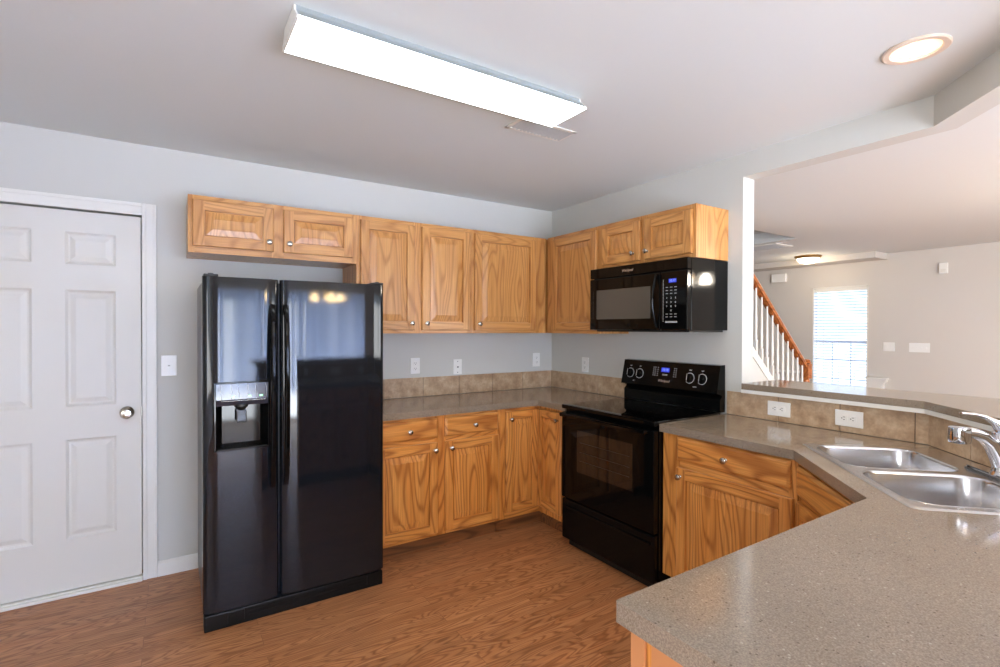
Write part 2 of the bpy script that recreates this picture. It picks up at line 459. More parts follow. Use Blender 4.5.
# ================================================================== ROOM
XL, YR, XF, YN = -4.35, -6.65, 5.235, 2.6      # left wall, rear wall, far wall of the living room, its north wall
WT = 0.112                                      # partition thickness
DG = 2.63                                       # the 45 degree half wall lies on x - y = DG
m = MB(); m.box(XL - 0.1, YR - 0.1, -0.05, XF + 0.1, YN + 0.1, 0); struct(m.build('floor', M_floor))
HX0, HX1, HY0, HY1 = 0.75, 3.08, -0.515, 0.40   # stair opening in the ceiling
m = MB()
for a in ((XL - 0.1, YR - 0.1, XF + 0.1, HY0), (XL - 0.1, HY1, XF + 0.1, YN + 0.1), (XL - 0.1, HY0, HX0, HY1), (HX1, HY0, XF + 0.1, HY1)):
    m.box(a[0], a[1], CEIL, a[2], a[3], CEIL + 0.12)
struct(m.build('ceiling', M_ceil))
m = MB()                                        # walls of the stairwell above the ceiling
m.box(HX0 - 0.05, HY0 - 0.05, CEIL + 0.12, HX1 + 0.05, HY0, 3.5); m.box(HX0 - 0.05, HY1, CEIL + 0.12, HX1 + 0.05, HY1 + 0.05, 3.5)
m.box(HX1, HY0, CEIL + 0.12, HX1 + 0.05, HY1, 3.5); m.box(HX0 - 0.05, HY0, CEIL + 0.12, HX0, HY1, 3.5)
m.box(HX0 - 0.05, HY0 - 0.05, 3.5, HX1 + 0.05, HY1 + 0.05, 3.55)
struct(m.build('wall_stairwell', M_wall))
DX0, DX1, DZ = -3.705, -2.925, 2.03             # pantry/garage door leaf
m = MB()
m.box(DX1 + 0.008, 0, 0, WT, 0.1, CEIL); m.box(XL, 0, 0, DX0 - 0.008, 0.1, CEIL); m.box(DX0 - 0.008, 0, DZ + 0.008, DX1 + 0.008, 0.1, CEIL)
m.box(DX0 - 0.1, 0.14, 0, DX1 + 0.1, 0.16, DZ + 0.1)
struct(m.build('wall_back', M_wall))
m = MB(); m.box(0, -1.755, 0, WT, 0, CEIL); m.box(0, 0.1, 0, WT, YN, CEIL); struct(m.build('wall_right', M_wall))
# half wall with its 45 degree turn
def off_path(d, y0=-1.755, x1=-2.09):
    """polyline parallel to the kitchen face of the half wall, offset d away from the kitchen"""
    c = DG + d * math.sqrt(2); yb = -3.44 - d
    return [(d, y0), (d, d - c), (c + yb, yb), (x1, yb)]
def band(d0, d1, z0, z1, mb, y0=-1.755, x1=-2.09, mi=0):
    a = off_path(d0, y0, x1); b = off_path(d1, y0, x1)
    mb.prism(a + b[::-1], z0, z1, 'z', mi)
m = MB(); band(0, WT, 0, 1.064, m); struct(m.build('wall_half', M_wall))
m = MB(); band(0, WT, 2.295, CEIL, m, -1.755, XL); struct(m.build('wall_header', M_wall))
m = MB()
WY0, WY1, WZ0, WZ1 = -0.385, 0.335, 0.42, 2.03  # far window
m.box(XF, YR, 0, XF + 0.12, WY0, CEIL); m.box(XF, WY1, 0, XF + 0.12, YN, CEIL); m.box(XF, WY0, 0, XF + 0.12, WY1, WZ0); m.box(XF, WY0, WZ1, XF + 0.12, WY1, CEIL)
struct(m.build('wall_far', M_wall2))
m = MB(); m.box(0, YN, 0, XF, YN + 0.1, CEIL); struct(m.build('wall_north', M_wall2))
m = MB()
PX0, PX1, PZ1 = -3.1, 0.2, 1.98
LX0, LX1, LZ0, LZ1 = 1.55, 3.65, 0.6, 2.1
m.box(XL, YR - 0.12, 0, PX0, YR, CEIL); m.box(PX0, YR - 0.12, PZ1, PX1, YR, CEIL); m.box(PX1, YR - 0.12, 0, LX0, YR, CEIL)
m.box(LX0, YR - 0.12, 0, LX1, YR, LZ0); m.box(LX0, YR - 0.12, LZ1, LX1, YR, CEIL); m.box(LX1, YR - 0.12, 0, XF, YR, CEIL)
struct(m.build('wall_rear', M_wall2))
m = MB(); QY0, QY1, QZ0, QZ1 = -5.05, -3.35, 0.65, 2.05
m.box(XL - 0.12, YR, 0, XL, QY0, CEIL); m.box(XL - 0.12, QY1, 0, XL, 0.1, CEIL); m.box(XL - 0.12, QY0, 0, XL, QY1, QZ0); m.box(XL - 0.12, QY0, QZ1, XL, QY1, CEIL)
struct(m.build('wall_left', M_wall))
m = MB(); m.box(4.86, -0.60, 2.35, XF, YN, CEIL); struct(m.build('wall_soffit', M_wall2))
# white corner bead on the end of the kitchen wall
m = MB(); m.box(0.0, -1.757, 1.10, WT, -1.755, 2.295); struct(m.build('trim_1', M_wall))

# baseboards
m = MB(); m.prism([(0, 0), (-0.014, 0), (-0.014, 0.07), (-0.006, 0.085), (0, 0.085)], -2.852, -1.83, 'x'); struct(m.build('baseboard_back', M_white))
m = MB(); m.box(-2.084, -3.44 - WT - 0.014, 0, 0.0, -3.44 - WT, 0.085)
struct(m.build('baseboard_half', M_white))
m = MB(); m.prism([(0, 0), (-0.014, 0), (-0.014, 0.07), (-0.006, 0.085), (0, 0.085)], XL, DX0 - 0.08, 'x'); struct(m.build('baseboard_left', M_white))
m = MB(); m.box(XF - 0.014, YR, 0, XF, YN, 0.09); struct(m.build('baseboard_far', M_white))
# door casing + jamb + threshold
def casing(mb, x0, x1, z0, z1, vertical=True):
    mb.box(x0, -0.011, z0, x1, 0, z1); 
    w = 0.012
    if vertical:
        mb.box(x0, -0.018, z0, x0 + w * 1.6, -0.010, z1, bev=0.003); mb.box(x1 - w, -0.015, z0, x1, -0.010, z1, bev=0.002)
    else:
        mb.box(x0, -0.018, z1 - w * 1.6, x1, -0.010, z1, bev=0.003); mb.box(x0, -0.015, z0, x1, -0.010, z0 + w, bev=0.002)
m = MB()
casing(m, DX1 + 0.006, DX1 + 0.072, 0, DZ + 0.072); casing(m, DX0 - 0.072, DX0 - 0.006, 0, DZ + 0.072); casing(m, DX0 - 0.006, DX1 + 0.006, DZ + 0.006, DZ + 0.072, False)
struct(m.build('trim_2', M_white))
m = MB(); m.box(DX0 - 0.005, -0.03, 0, DX1 + 0.004, 0.05, 0.018, bev=0.006); m.box(DX0 - 0.005, -0.012, 0.018, DX1 + 0.004, 0.03, 0.024)
struct(m.build('trim_3', M_white))
# six panel door
def six_panel():
    w = DX1 - DX0; z0, z1 = 0.027, DZ - 0.003
    cols = [(0.112, 0.325), (w - 0.325, w - 0.112)]
    rows = [(0.294, 0.82), (0.994, 1.61), (1.745, 1.915)]
    mb = MB()
    ys = 0.008                                   # front surface just behind the wall plane
    xs = sorted(set([0, w] + [c for cc in cols for c in cc])); zs = sorted(set([z0, z1] + [r for rr in rows for r in rr]))
    for i in range(len(xs) - 1):
        for j in range(len(zs) - 1):
            x0, x1, a, b = xs[i], xs[i + 1], zs[j], zs[j + 1]
            if (x0, x1) in cols and (a, b) in rows:
                rings = [(0, 0), (0.012, 0.009), (0.020, 0.010), (0.042, 0.003), (0.046, 0.0025)]
                pr = None
                for ins, d in rings:
                    q = [(x0 + ins, ys + d, a + ins), (x1 - ins, ys + d, a + ins), (x1 - ins, ys + d, b - ins), (x0 + ins, ys + d, b - ins)]
                    if pr:
                        for k in range(4): mb.face([pr[k], pr[(k + 1) % 4], q[(k + 1) % 4], q[k]])
                    pr = q
                mb.face(pr)
            else:
                mb.face([(x0, ys, a), (x1, ys, a), (x1, ys, b), (x0, ys, b)])
    y2 = 0.045
    mb.face([(0, y2, z0), (0, y2, z1), (w, y2, z1), (w, y2, z0)])
    for p, q in (((0, z0), (w, z0)), ((w, z0), (w, z1)), ((w, z1), (0, z1)), ((0, z1), (0, z0))):
        mb.face([(p[0], ys, p[1]), (p[0], y2, p[1]), (q[0], y2, q[1]), (q[0], ys, q[1])])
    d = struct(mb.build('door_1', M_door, loc=(DX0, 0, 0), fix=False))
    k = MB(); ax = (0, -1, 0); o = (-2.99 - DX0, ys, 0.943)
    k.lathe([(0.033, 0), (0.034, 0.004), (0.030, 0.009), (0.014, 0.014), (0.012, 0.030), (0.022, 0.036), (0.029, 0.046), (0.029, 0.058), (0.022, 0.066), (0.010, 0.068), (0.009, 0.064), (0, 0.064)], o, ax, 28)
    kb = k.build('door_knob', M_nickel, d); kb['label'] = 'satin nickel round door knob'
    l = MB(); l.box(w - 0.0015, 0.012, 0.915, w + 0.001, 0.034, 0.972); l.build('latch_plate', M_nickel, d)
six_panel()

# ================================================================== CABINET BUILDERS
def raised_door(x0, x1, z0, z1, yf, th=0.019, st=0.055, mb=None):
    """cathedral grain raised panel door, front at yf (towards -y), frame with butt jointed rails"""
    mb = mb or MB()
    yb = yf + th; e = 0.004
    # edge
    q = lambda ins, y: [(x0 + ins, y, z0 + ins), (x1 - ins, y, z0 + ins), (x1 - ins, y, z1 - ins), (x0 + ins, y, z1 - ins)]
    def ring(a, b, ms):
        for k in range(4): mb.face([a[k], a[(k + 1) % 4], b[(k + 1) % 4], b[k]], ms[k])
    H, V = 1, 0
    ring(q(0, yb), q(0, yf + e), (H, V, H, V)); ring(q(0, yf + e), q(e, yf), (H, V, H, V))
    i = st
    mb.face([(x0 + e, yf, z0 + e), (x0 + i, yf, z0 + e), (x0 + i, yf, z1 - e), (x0 + e, yf, z1 - e)], V)
    mb.face([(x1 - i, yf, z0 + e), (x1 - e, yf, z0 + e), (x1 - e, yf, z1 - e), (x1 - i, yf, z1 - e)], V)
    mb.face([(x0 + i, yf, z0 + e), (x1 - i, yf, z0 + e), (x1 - i, yf, z0 + i), (x0 + i, yf, z0 + i)], H)
    mb.face([(x0 + i, yf, z1 - i), (x1 - i, yf, z1 - i), (x1 - i, yf, z1 - e), (x0 + i, yf, z1 - e)], H)
    ring(q(i, yf), q(i + 0.0015, yf + 0.0135), (H, V, H, V))
    ring(q(i + 0.0015, yf + 0.0135), q(i + 0.0065, yf + 0.0135), (H, V, H, V)); ring(q(i + 0.0065, yf + 0.0135), q(i + 0.0075, yf + 0.0085), (V, V, V, V))
    s2 = min(0.034, (min(x1 - x0, z1 - z0) - 2 * i) * 0.22)
    ring(q(i + 0.0075, yf + 0.0085), q(i + 0.010 + s2, yf + 0.0025), (V, V, V, V))
    ring(q(i + 0.010 + s2, yf + 0.0025), q(i + 0.012 + s2, yf + 0.001), (V, V, V, V))
    mb.face(q(i + 0.012 + s2, yf + 0.001), V)
    mb.face(q(0, yb)[::-1], V)
    return mb
def slab_front(x0, x1, z0, z1, yf, th=0.019):
    mb = MB()
    q = lambda ins, y: [(x0 + ins, y, z0 + ins), (x1 - ins, y, z0 + ins), (x1 - ins, y, z1 - ins), (x0 + ins, y, z1 - ins)]
    rs = [(0, th), (0, 0.009), (0.004, 0.006), (0.010, 0.002), (0.013, 0.0)]
    for a, b in zip(rs, rs[1:]):
        A, B = q(a[0], yf + a[1]), q(b[0], yf + b[1])
        for k in range(4): mb.face([A[k], A[(k + 1) % 4], B[(k + 1) % 4], B[k]], 1)
    mb.face(q(0.013, yf), 1); mb.face(q(0, yf + th)[::-1], 1)
    return mb
def knob(x, y, z, parent):
    k = MB()
    k.lathe([(0.0085, 0), (0.0085, 0.002), (0.0055, 0.004), (0.0055, 0.013), (0.0125, 0.017), (0.0155, 0.021), (0.0150, 0.026), (0.0095, 0.0295), (0, 0.0305)], (x, y, z), (0, -1, 0), 20)
    return k.build('knob', M_nickel, parent)
FF = 0.019
def frame_piece(mb, x0, x1, z0, z1, yf, mi): mb.box(x0, yf, z0, x1, yf + FF, z1, mi)

def cabinet(name, label, loc, rotz, w, depth, z0, z1, stiles, rails, doors, drawers, mats, toe=None, group=None, cat='cabinet', side_panel=None, false_front=()):
    """doors: (x0,x1,z0,z1,knobx,knobz); local x to the right seen from the front, front at y=-depth"""
    t = thing(name, label, cat, loc, rotz, group)
    yf = -depth
    c = MB()
    c.box(0.0, yf + FF, z0, w, -0.002, z1, 0)
    c.build('carcass', [mats[0]], t)
    f = MB()
    for a, b in stiles: frame_piece(f, a, b, z0, z1, yf, 0)
    edges = []
    for (a, b, c0, c1) in rails:
        gaps = [(p[1], q[0]) for p, q in zip(stiles, stiles[1:])] + ([(stiles[-1][1], b)] if b > stiles[-1][1] + 0.001 else [])
        for g0, g1 in gaps:
            if min(b, g1) - max(a, g0) > 0.002: frame_piece(f, max(a, g0), min(b, g1), c0, c1, yf, 1)
    f.build('face_frame', mats, t)
    for (a, b, c0, c1, kx, kz) in doors:
        d = raised_door(a, b, c0, c1, yf - 0.0205).build('door', mats, t, fix=False)
        if kx is not None: knob(kx, yf - 0.0205, kz, d)
    for (a, b, c0, c1, kx, kz) in drawers:
        d = slab_front(a, b, c0, c1, yf - 0.0205).build('drawer' if (a, b, c0, c1) not in false_front else 'false_drawer_front', mats, t, fix=False)
        if kx is not None: knob(kx, yf - 0.0205, kz, d)
    if toe:
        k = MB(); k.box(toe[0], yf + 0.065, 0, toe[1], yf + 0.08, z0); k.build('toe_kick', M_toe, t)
    if side_panel:
        pass
    return t

UT, UB, UD = 2.12, 1.378, 0.306
SZB = 1.815
HR = -math.pi / 2
# --- wall cabinets along the back wall
cabinet('wall_cabinet', 'short oak wall cabinet with two small doors above the black refrigerator', (-2.708, 0, 0), 0, 0.897, UD, 1.814, UT,
        [(0, 0.03), (0.41, 0.475), (0.865, 0.897)], [(0.03, 0.41, 1.814, 1.855), (0.475, 0.865, 1.814, 1.855), (0.03, 0.41, 2.085, UT), (0.475, 0.865, 2.085, UT)],
        [(0.020, 0.418, 1.848, 2.095, 0.392, 1.897), (0.470, 0.872, 1.848, 2.095, 0.500, 1.897)], [], UP)
cabinet('wall_cabinet', 'tall oak wall cabinet with two narrow doors, right of the refrigerator', (-1.810, 0, 0), 0, 0.828, UD, UB, UT,
        [(0, 0.04), (0.38, 0.45), (0.79, 0.828)], [(0.04, 0.38, UB, UB + 0.035), (0.45, 0.79, UB, UB + 0.035), (0.04, 0.38, UT - 0.035, UT), (0.45, 0.79, UT - 0.035, UT)],
        [(0.022, 0.388, UB + 0.022, UT - 0.026, 0.360, UB + 0.067), (0.440, 0.808, UB + 0.022, UT - 0.026, 0.468, UB + 0.067)], [], UP)
cabinet('wall_cabinet', 'oak corner wall cabinet with one wide single door on the back wall', (-0.981, 0, 0), 0, 0.979, UD, UB, UT,
        [(0, 0.04), (0.55, 0.675)], [(0.04, 0.55, UB, UB + 0.035), (0.04, 0.55, UT - 0.035, UT)],
        [(0.020, 0.563, UB + 0.022, UT - 0.026, 0.052, UB + 0.067)], [], UP)
# --- wall cabinets along the right wall (local x runs to world -y)
cabinet('wall_cabinet', 'tall oak wall cabinet with one door, left of the microwave', (0, -0.328, 0), HR, 0.560, UD, UB, UT,
        [(0, 0.095), (0.535, 0.560)], [(0.095, 0.535, UB, UB + 0.035), (0.095, 0.535, UT - 0.035, UT)],
        [(0.072, 0.555, UB + 0.022, UT - 0.026, None, None)], [], UP)
t = cabinet('wall_cabinet', 'short oak wall cabinet with two doors mounted above the microwave', (0, -0.889, 0), HR, 0.778, UD, SZB + 0.003, UT,
        [(0, 0.06), (0.365, 0.43), (0.735, 0.778)], [(0.06, 0.365, SZB + 0.003, 1.855), (0.43, 0.735, SZB + 0.003, 1.855), (0.06, 0.365, 2.085, UT), (0.43, 0.735, 2.085, UT)],
        [(0.052, 0.382, 1.843, 2.092, 0.334, 1.890), (0.420, 0.758, 1.843, 2.092, 0.446, 1.890)], [], UP)
# --- base cabinets
CT0, CT = 0.868, 0.908
BH = CT0
BD0 = 0.575
cabinet('base_cabinet', 'oak base cabinet with two drawers over two doors, right of the refrigerator', (-1.794, 0, 0), 0, 0.887, BD0, 0.105, BH,
        [(0, 0.03), (0.396, 0.476), (0.846, 0.887)], [(0.03, 0.846, 0.105, 0.14), (0.03, 0.846, BH - 0.03, BH), (0.03, 0.846, 0.69, 0.735)],
        [(0.010, 0.411, 0.128, 0.698, 0.388, 0.652), (0.463, 0.863, 0.128, 0.698, 0.501, 0.652)],
        [(0.010, 0.411, 0.727, 0.848, 0.218, 0.784), (0.463, 0.863, 0.727, 0.848, 0.674, 0.784)], LO, toe=(0, 0.887))
# corner cabinet: L shaped body, two narrow doors folding into the corner
t = thing('corner_cabinet', 'oak corner base cabinet with two narrow tall doors meeting at the inner corner', 'cabinet', (-0.905, 0, 0))
c = MB()
c.box(0.0, -BD0 + FF, 0.105, 0.903, -0.002, BH); c.box(0.905 - BD0 + FF, -0.895, 0.105, 0.903, -BD0 + FF, BH)
c.build('carcass', [LO[0]], t)
f = MB(); xi = 0.905 - BD0
f.box(0, -BD0, 0.105, 0.035, -BD0 + FF, BH, 0); f.box(0.035, -BD0, 0.105, xi, -BD0 + FF, 0.15, 1); f.box(0.035, -BD0, BH - 0.03, xi, -BD0 + FF, BH, 1)
f.box(xi, -0.895, 0.105, xi + FF, -0.865, BH, 0); f.box(xi, -0.865, 0.105, xi + FF, -BD0, 0.15, 0); f.box(xi, -0.865, BH - 0.03, xi + FF, -BD0, BH, 0)
f.build('face_frame', LO, t)
d = raised_door(0.038, xi - 0.024, 0.150, 0.843, -BD0 - 0.0205, st=0.05).build('door', LO, t, fix=False); knob(0.070, -BD0 - 0.0205, 0.790, d)
d = raised_door(0.004, 0.262, 0.150, 0.843, -0.0205, st=0.05).build('door', LO, t, loc=(xi, -BD0, 0), rotz=HR, fix=False)
knob(0.233, -0.0205, 0.790, d)
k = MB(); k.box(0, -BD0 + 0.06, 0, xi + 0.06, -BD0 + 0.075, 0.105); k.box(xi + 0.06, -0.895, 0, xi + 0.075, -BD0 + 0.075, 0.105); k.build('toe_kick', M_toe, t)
# base cabinet right of range
cabinet('base_cabinet', 'oak base cabinet with one wide drawer over one door, between range and sink', (0, -1.668, 0), HR, 0.695, BD0, 0.105, BH,
        [(0, 0.105), (0.655, 0.695)], [(0.105, 0.655, 0.105, 0.14), (0.105, 0.655, BH - 0.03, BH), (0.105, 0.655, 0.69, 0.74)],
        [(0.096, 0.680, 0.125, 0.698, 0.122, 0.655)], [(0.096, 0.668, 0.735, 0.858, 0.375, 0.795)], LO, toe=(0, 0.695))
# diagonal sink cabinet
DF = 1.79                                        # its face lies on x - y = DF
s2 = math.sqrt(0.5)
ax0 = -BD0; ay0 = ax0 - DF                       # left end of the face
ay1 = -2.81; ax1 = ay1 + DF
L = math.hypot(ax1 - ax0, ay1 - ay0)
t = thing('sink_cabinet', 'oak corner sink base cabinet set at an angle with false drawer front', 'cabinet', (ax0, ay0, 0), math.radians(-135))
c = MB()
# body polygon in local coordinates (x along the face, y back into the corner)
def loc2(px, py):
    dx, dy = px - ax0, py - ay0
    return (-(dx + dy) * s2, (dx - dy) * s2)
body = [loc2(*p) for p in [(ax0, ay0), (-0.02, ay0), (-0.02, -DG - 0.01), (DG - 3.42 + 0.0, -3.42), (ax1, -3.42), (ax1, ay1)]]
body = [(p[0], p[1] + FF if i in (0, 5) else p[1]) for i, p in enumerate(body)]
c.prism(body, 0.105, 0.70, 'z')
c.build('carcass', [LO[0]], t)
f = MB()
f.box(0, 0, 0.105, 0.035, FF, BH, 0); f.box(L - 0.035, 0, 0.105, L, FF, BH, 0)
f.box(0.035, 0, BH - 0.03, L - 0.035, FF, BH, 1); f.box(0.035, 0, 0.69, L - 0.035, FF, 0.74, 1); f.box(0.035, 0, 0.105, L - 0.035, FF, 0.14, 1); f.box(L / 2 - 0.02, 0, 0.14, L / 2 + 0.02, FF, 0.69, 0)
f.build('face_frame', LO, t)
slab_front(0.022, L - 0.022, 0.722, 0.846, -0.0205).build('false_drawer_front', LO, t, fix=False)
d = raised_door(0.022, L / 2 - 0.012, 0.128, 0.698, -0.0205).build('door', LO, t, fix=False); knob(L / 2 - 0.04, -0.0205, 0.655, d)
d = raised_door(L / 2 + 0.012, L - 0.022, 0.128, 0.698, -0.0205).build('door', LO, t, fix=False); knob(L / 2 + 0.04, -0.0205, 0.655, d)
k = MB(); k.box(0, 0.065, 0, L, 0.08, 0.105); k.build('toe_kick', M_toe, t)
# peninsula cabinet, its finished end towards the camera's left
PXE = -2.065
t = cabinet('peninsula_cabinet', 'oak peninsula base cabinet under the near stone worktop, its end panel showing', (ax1 - 0.003, -3.418, 0), math.pi, (ax1 - 0.003) - PXE, -3.418 * -1 - 2.812, 0.105, BH,
        [(0, 0.04), (0.49, 0.56), (0.98, (ax1 - 0.003) - PXE)], [(0.04, 0.98, 0.105, 0.14), (0.04, 0.98, BH - 0.03, BH), (0.04, 0.98, 0.69, 0.74)],
        [(0.025, 0.50, 0.128, 0.698, 0.47, 0.652), (0.55, 1.01, 0.128, 0.698, 0.58, 0.652)],
        [(0.025, 0.50, 0.727, 0.848, 0.26, 0.79), (0.55, 1.01, 0.727, 0.848, 0.78, 0.79)], LO, toe=(0, (ax1 - 0.003) - PXE))
wv = (ax1 - 0.003) - PXE
k = MB(); k.box(wv, -0.56, 0.0, wv + 0.006, -0.002, BH - 0.002); k.box(wv + 0.001, -0.575, 0.0, wv + 0.008, -0.606, BH - 0.002); k.build('end_panel', [plain('end_panel_veneer', srgb(196, 134, 88), 0.4)], t)

# ================================================================== COUNTERTOPS
CF = 0.608
m = MB(); slab([[(-1.794, -0.002), (-0.002, -0.002), (-0.002, -0.897), (-CF, -0.897), (-CF, -CF), (-1.794, -CF)]], CT0, CT, m)
tag(m.build('countertop', M_quartz, bevel=0.003), 'grey stone worktop running from the refrigerator round the corner to the range', 'countertop')
# sink frame
P0 = Vector((-0.445, -2.304)); U2 = Vector((-s2, -s2)); W2 = Vector((s2, -s2)); SL, SW = 0.845, 0.525
def S(s_, t_): p = P0 + U2 * s_ + W2 * t_; return (p.x, p.y)
CL = 1.752                                       # counter edge line x - y
m = MB()
outer = [(-0.002, -1.666), (-CF, -1.666), (-CF, -CF - CL), (-2.79 + CL, -2.79), (-2.09, -2.79), (-2.09, -3.438), (DG - 3.438, -3.438), (-0.002, -DG - 0.0)]
hole = [S(0.025, 0.025), S(SL - 0.025, 0.025), S(SL - 0.025, SW - 0.025), S(0.025, SW - 0.025)]
slab([outer, hole], CT0, CT, m)
tag(m.build('countertop', M_quartz, bevel=0.003), 'large speckled stone worktop holding the sink and ending in the near peninsula', 'countertop')
# raised bar top
m = MB(); a = off_path(-0.03, -1.772, -2.112); b = off_path(0.37, -1.772, -2.112)
# the bar wraps the wall end on the living room side
poly = [(-0.03, -1.772)] + a[1:] + b[::-1][:-1] + [(0.37, -1.772)]
slab([poly], 1.066, 1.1, m)
tag(m.build('bar_top', M_quartz, bevel=0.003), 'raised stone bar top on the half wall behind the sink', 'bar top')
m = MB(); band(-0.029, 0.0, 1.046, 1.0655, m, -1.771, -2.11); struct(m.build('trim_4', M_white))

# ================================================================== BACKSPLASH TILES
def splash(name_label, p0, p1, joints, z0, z1, th=0.009):
    """p0->p1 along the wall foot, kitchen side to the right hand of p0->p1"""
    p0 = Vector(p0); p1 = Vector(p1); d = (p1 - p0); Ln = d.length; d.normalize(); ang = math.atan2(d.y, d.x)
    t = thing('tile_backsplash', name_label, 'backsplash', (p0.x, p0.y, 0), ang)
    g = MB(); g.box(0, -0.004, z0, Ln, -0.0005, z1 - 0.001); g.build('grout', M_grout, t)
    xs = [0] + [j for j in joints if 0 < j < Ln] + [Ln]
    for a, b in zip(xs, xs[1:]):
        k = MB(); k.box(a + (0.002 if a else 0.0), -th, z0 + 0.001, b - 0.002, -0.001, z1, bev=0.0015)
        k.build('tile', M_tile, t)
    return t
SZ0, SZT = CT + 0.001, 1.050
splash('row of beige stone tiles along the back wall above the worktop', (-1.812, 0), (-0.010, 0), [0.29, 0.592, 0.894, 1.197, 1.495], SZ0, SZT)
splash('short row of beige stone tiles between the room corner and the range', (0, -0.001), (0, -0.897), [0.29, 0.590], SZ0, SZT)
splash('row of brown stone tiles on the half wall right of the range, behind outlets', (0, -1.668), (0, -DG + 0.0), [0.305, 0.608, 0.910], SZ0, 1.0455)
dl = math.hypot(DG - 3.44, -3.44 + DG)
splash('row of brown stone tiles on the angled half wall behind the faucet', (-0.008, -DG - 0.008 + 0.004), (DG - 3.44 + 0.004, -3.436), [0.26, 0.56, 0.86], SZ0, 1.0455)
splash('row of stone tiles on the half wall along the near peninsula', (DG - 3.44 - 0.012, -3.44), (-2.09, -3.44), [0.3, 0.6, 0.9, 1.2], SZ0, 1.0455)

# ================================================================== OUTLETS AND SWITCHES
def plate(name, label, cat, loc, rotz, kind, w=0.073, h=0.116, horizontal=False, n=1, group=None):
    t = thing(name, label, cat, loc, rotz, group)
    p = MB(); p.box(-w / 2, -0.006, -h / 2, w / 2, 0, h / 2, bev=0.0025); p.build('cover_plate', M_plate, t)
    if kind == 'outlet':
        for sgn in (-1, 1):
            k = MB(); cx, cz = (sgn * 0.0195, 0) if horizontal else (0, sgn * 0.0195)
            pts = rrect(cx - 0.015, cz - 0.0165, cx + 0.015, cz + 0.0165, 0.008, 4) if horizontal else rrect(cx - 0.0165, cz - 0.015, cx + 0.0165, cz + 0.015, 0.008, 4)
            k.prism(pts, -0.0085, -0.005, 'y'); so = k.build('socket', M_plate, t)
            q = MB()
            if horizontal:
                q.box(cx - 0.004, -0.0089, cz - 0.0075, cx + 0.004, -0.0083, cz - 0.0052); q.box(cx - 0.005, -0.0089, cz + 0.0052, cx + 0.005, -0.0083, cz + 0.0075)
                q.lathe([(0.0026, 0), (0.0026, 0.0005)], (cx - 0.0095 , -0.0084, cz), (0, -1, 0), 10)
            else:
                q.box(cx - 0.0075, -0.0089, cz - 0.002, cx - 0.0052, -0.0083, cz + 0.006); q.box(cx + 0.0052, -0.0089, cz - 0.002, cx + 0.0075, -0.0083, cz + 0.006)
                q.lathe([(0.0026, 0), (0.0026, 0.0005)], (cx, -0.0084, cz - 0.0085), (0, -1, 0), 10)
            q.build('slots', M_slot, so)
    elif kind == 'switch':
        for i in range(n):
            cx = (i - (n - 1) / 2) * 0.046
            k = MB(); k.box(cx - 0.006, -0.008, -0.013, cx + 0.006, -0.005, 0.013)
            k.prism([(-0.007, -0.004), (-0.007, 0.004), (-0.017, 0.010), (-0.018, 0.004)], cx - 0.0045, cx + 0.0045, 'x'); k.build('toggle', M_plate, t)
    elif kind == 'phone':
        k = MB(); k.box(-0.008, -0.009, -0.008, 0.008, -0.005, 0.008); k.build('jack', M_plate, t)
        q = MB(); q.box(-0.0055, -0.0095, -0.006, 0.0055, -0.0088, 0.004)
        q.build('jack_opening', M_slot, t)
        for z in (0.042, -0.042):
            q = MB(); q.lathe([(0.0035, 0), (0.0035, 0.001)], (0, -0.006, z), (0, -1, 0), 10); q.build('screw', M_slot, t)
    return t
plate('light_switch', 'white toggle switch plate on the wall between the white door and refrigerator', 'light switch', (-2.795, 0, 1.195), 0, 'switch', 0.075, 0.118)
plate('wall_outlet', 'white upright outlet on the back wall, the one nearest the refrigerator', 'outlet', (-1.282, 0, 1.136), 0, 'outlet')
plate('phone_jack', 'white cover plate with a small jack and two dark screws, on the back wall', 'phone jack', (-0.930, 0, 1.116), 0, 'phone')
plate('wall_outlet', 'white upright outlet on the back wall close to the room corner', 'outlet', (-0.169, 0, 1.147), 0, 'outlet')
plate('wall_outlet', 'white upright outlet on the right wall between corner and range', 'outlet', (0, -0.431, 1.125), HR, 'outlet')
plate('wall_outlet', 'white sideways outlet in the half wall tiles, nearer the range', 'outlet', (-0.009, -1.979, 0.979), HR, 'outlet', 0.122, 0.078, True)
plate('wall_outlet', 'white sideways outlet in the half wall tiles, behind the sink', 'outlet', (-0.009, -2.318, 0.977), HR, 'outlet', 0.122, 0.078, True)
plate('light_switch', 'white double switch plate on the far wall just right of the window', 'light switch', (XF, -0.628, 1.185), HR, 'switch', 0.128, 0.118, n=2)
plate('light_switch', 'wide white four-gang switch plate on the far living room wall', 'light switch', (XF, -0.955, 1.183), HR, 'switch', 0.215, 0.118, n=4)
for i, (ox, lab) in enumerate([(-1.70, 'farthest from the sink'), (-1.35, 'the middle one'), (-1.06, 'nearest the sink')]):
    plate('wall_outlet', 'white sideways outlet in the near peninsula tiles, ' + lab, 'outlet', (ox, -3.431, 0.972), math.pi, 'outlet', 0.12, 0.076, True)

